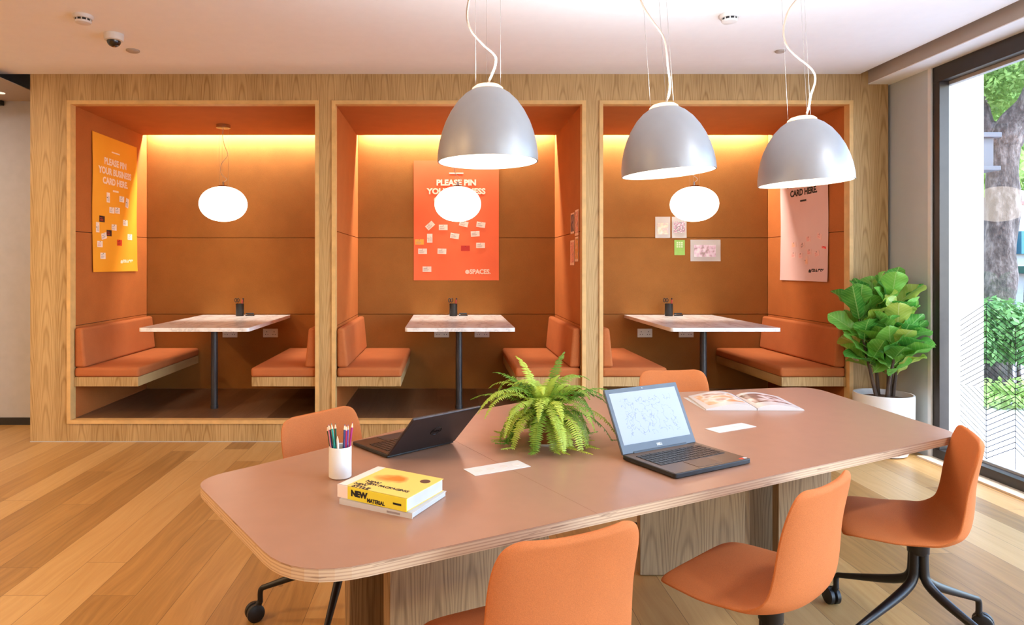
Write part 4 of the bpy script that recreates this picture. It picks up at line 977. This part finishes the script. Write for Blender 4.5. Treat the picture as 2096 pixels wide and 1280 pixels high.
for q in range(7): tube(bm, [(-.30+q*.1, -.1, .0), (-.26+q*.09, -.05, .35), (-.15+q*.05, 0, .75)], [.03, .02, .008], 6)
obj('stem', bm, BK, iv)
gc = obj('ground_cover', leaf_cloud([(PX(2030, 6.7), 6.75, .06, .55, .3, .12), (PX(2085, 6.5), 6.6, .10, .5, .3, .16), (7.2, 6.9, .06, .7, .4, .12)], 1500, .045, 8), lf1, recalc=False)
tag(gc, 'low green ground cover in front of the ivy bush', 'plants', kind='stuff')
po = thing('bollard', 'slim grey metal post beside the tree foot', 'post', (PX(2006, 6.9), 6.9, -.05))
obj('post', lathe(NB(), [(0, 0), (.032, 0), (.032, .40), (0, .40)], 16), M['silver'], po, True); obj('cap', lathe(NB(), [(.036, .39), (.036, .405), (.02, .42), (0, .42)], 16), M['silver'], po, True)
ub = thing('utility_box', 'grey box with projecting top and bottom ledges, half behind the white pier', 'box', (5.0, 6.5, -.05))
gb = plain('box_grey', (72, 74, 80), .5, var=.02)
z0, z1 = PZ(350, 6.5)+.05, PZ(272, 6.5)+.05; xr = PX(2034, 6.5)-5.0
obj('post', box(NB(), -.06, .06, .12, .24, 0, z0), gb, ub); obj('body', box(NB(), -.25, xr, 0, .36, z0+.03, z1-.04), gb, ub, bevel=.006)
obj('ledge', box(NB(), -.29, xr+.05, -.04, .40, z1-.05, z1), gb, ub, bevel=.006); obj('ledge', box(NB(), -.29, xr+.04, -.04, .40, z0, z0+.045), gb, ub, bevel=.006)
# shop building across the street
BY = 20.0
bd = thing('shop_building', 'white shop building with teal signs across the street', 'building', (PX(2060, BY), BY, -.12))
bx0, bx1 = -5, 9
wh = plain('shop_white', (158, 158, 160), .8, var=.03); teal = plain('shop_teal', (36, 104, 122), .6, var=.05); tg = plain('shop_green', (40, 96, 84), .6); rdm = plain('shop_red', (214, 60, 66), .6); gy_ = plain('shop_grey', (168, 170, 174), .7); dk = plain('shop_window', (84, 104, 112), .2)
s_ = BY/F; Zb = lambda py: PZ(py, BY)+.12
obj('wall', box(NB(), bx0, bx1, 0, 4, 0, 9), wh, bd)
obj('red_band', box(NB(), bx0, bx1, -.08, 0, Zb(419), Zb(412)), rdm, bd)
obj('teal_sign', box(NB(), (2078-2060)*s_, bx1, -.22, 0, Zb(520), Zb(474)), teal, bd); obj('teal_sign', box(NB(), -(2060-1985)*s_, -(2060-2012)*s_, -.2, 0, Zb(492), Zb(474)), teal, bd)
obj('awning', box(NB(), bx0, -(2060-2014)*s_, -.7, 0, Zb(524), Zb(498)), tg, bd, bevel=.02); obj('awning', box(NB(), .3, bx1, -.7, 0, Zb(560), Zb(545)), tg, bd, bevel=.02)
for x0 in [bx0+.4+i*1.3 for i in range(10)]:
    wd = obj('shop_window', box(NB(), x0, x0+.95, -.05, 0, Zb(640), Zb(570)), dk, bd); obj('window_frame', box(NB(), x0-.04, x0+.99, -.04, -.01, Zb(566), Zb(569.5)), gy_, wd)
    wd = obj('upper_window', box(NB(), x0, x0+.75, -.04, 0, Zb(400), Zb(300)), dk, bd)
obj('lower_panel', box(NB(), bx0, bx1, -.03, 0, 0.02, Zb(640)), gy_, bd)
# parked car
cm = plain('car_paint', (150, 152, 156), .25, .2, .6)
car = thing('parked_car', 'silver car parked on the road behind the street tree', 'car', (13.6, 12.6, -.12), math.radians(10))
def section(bm, prof, y0, y1):
    a = [bm.verts.new((x, y0, z)) for x, z in prof]; b = [bm.verts.new((x, y1, z)) for x, z in prof]
    bm.faces.new(a); bm.faces.new(b[::-1])
    for i in range(len(prof)): bm.faces.new((a[i], b[i], b[(i+1) % len(prof)], a[(i+1) % len(prof)]))
bm = NB(); section(bm, [(-2.1, .28), (-2.15, .6), (-2.0, .85), (-1.0, .95), (1.3, .98), (2.0, .9), (2.12, .6), (2.05, .28)], -.85, .85); obj('body', bm, cm, car, bevel=.07, seg=3)
bm = NB(); section(bm, [(-1.05, .93), (-.45, 1.38), (.75, 1.42), (1.45, .95)], -.72, .72); obj('cabin', bm, dk, car, bevel=.05, seg=3)
bm = NB(); section(bm, [(-.45, 1.37), (-.40, 1.43), (.72, 1.46), (.78, 1.41)], -.70, .70); obj('roof', bm, cm, car, bevel=.02)
for x in (-1.3, 1.3):
    for s in (-1, 1):
        R = Matrix.Translation((x, s*.78, .32)) @ Matrix.Rotation(PI/2, 4, 'X'); wl = obj('wheel', lathe(NB(), [(0, -.1), (.28, -.1), (.32, -.07), (.32, .07), (.28, .1), (0, .1)], 28, (0, 0, 0), R), M['black'], car, True)
        obj('hubcap', lathe(NB(), [(0, s*-.105), (.18, s*-.105), (.17, s*-.09)], 20, (0, 0, 0), R), M['silver'], wl, True)
# far trees
for k, (px, Y, z, r, hh) in enumerate([(1990, 12.0, 3.2, .8, .9), (2108, 14.2, 3.9, 1.0, 1.4), (2020, 16.0, 5.2, 1.7, 1.8), (2115, 18.2, 6.2, 1.6, 1.9)]):
    X = PX(px, Y); t = thing('background_tree', ['small light green tree seen just right of the white pier', 'green tree at the right edge of the window view', 'tall far green tree behind the street tree', 'tall far tree at the right edge above the shops'][k], 'tree', (X, Y, -.1), 0, 'trees across the street')
    obj('trunk', tube(NB(), [(0, 0, 0), (.05, 0, z*.5), (0, 0, z)], [.14, .1, .06], 10), BK, t, True)
    obj('foliage', leaf_cloud([(0, 0, z, r, r, hh*.6), (r*.4, .2, z+hh*.5, r*.6, r*.6, hh*.5), (-r*.4, 0, z+hh*.3, r*.6, r*.6, hh*.5)], 2600, .10+.02*(Y > 15), 20+k), lf1, t, recalc=False)
flush_texts()
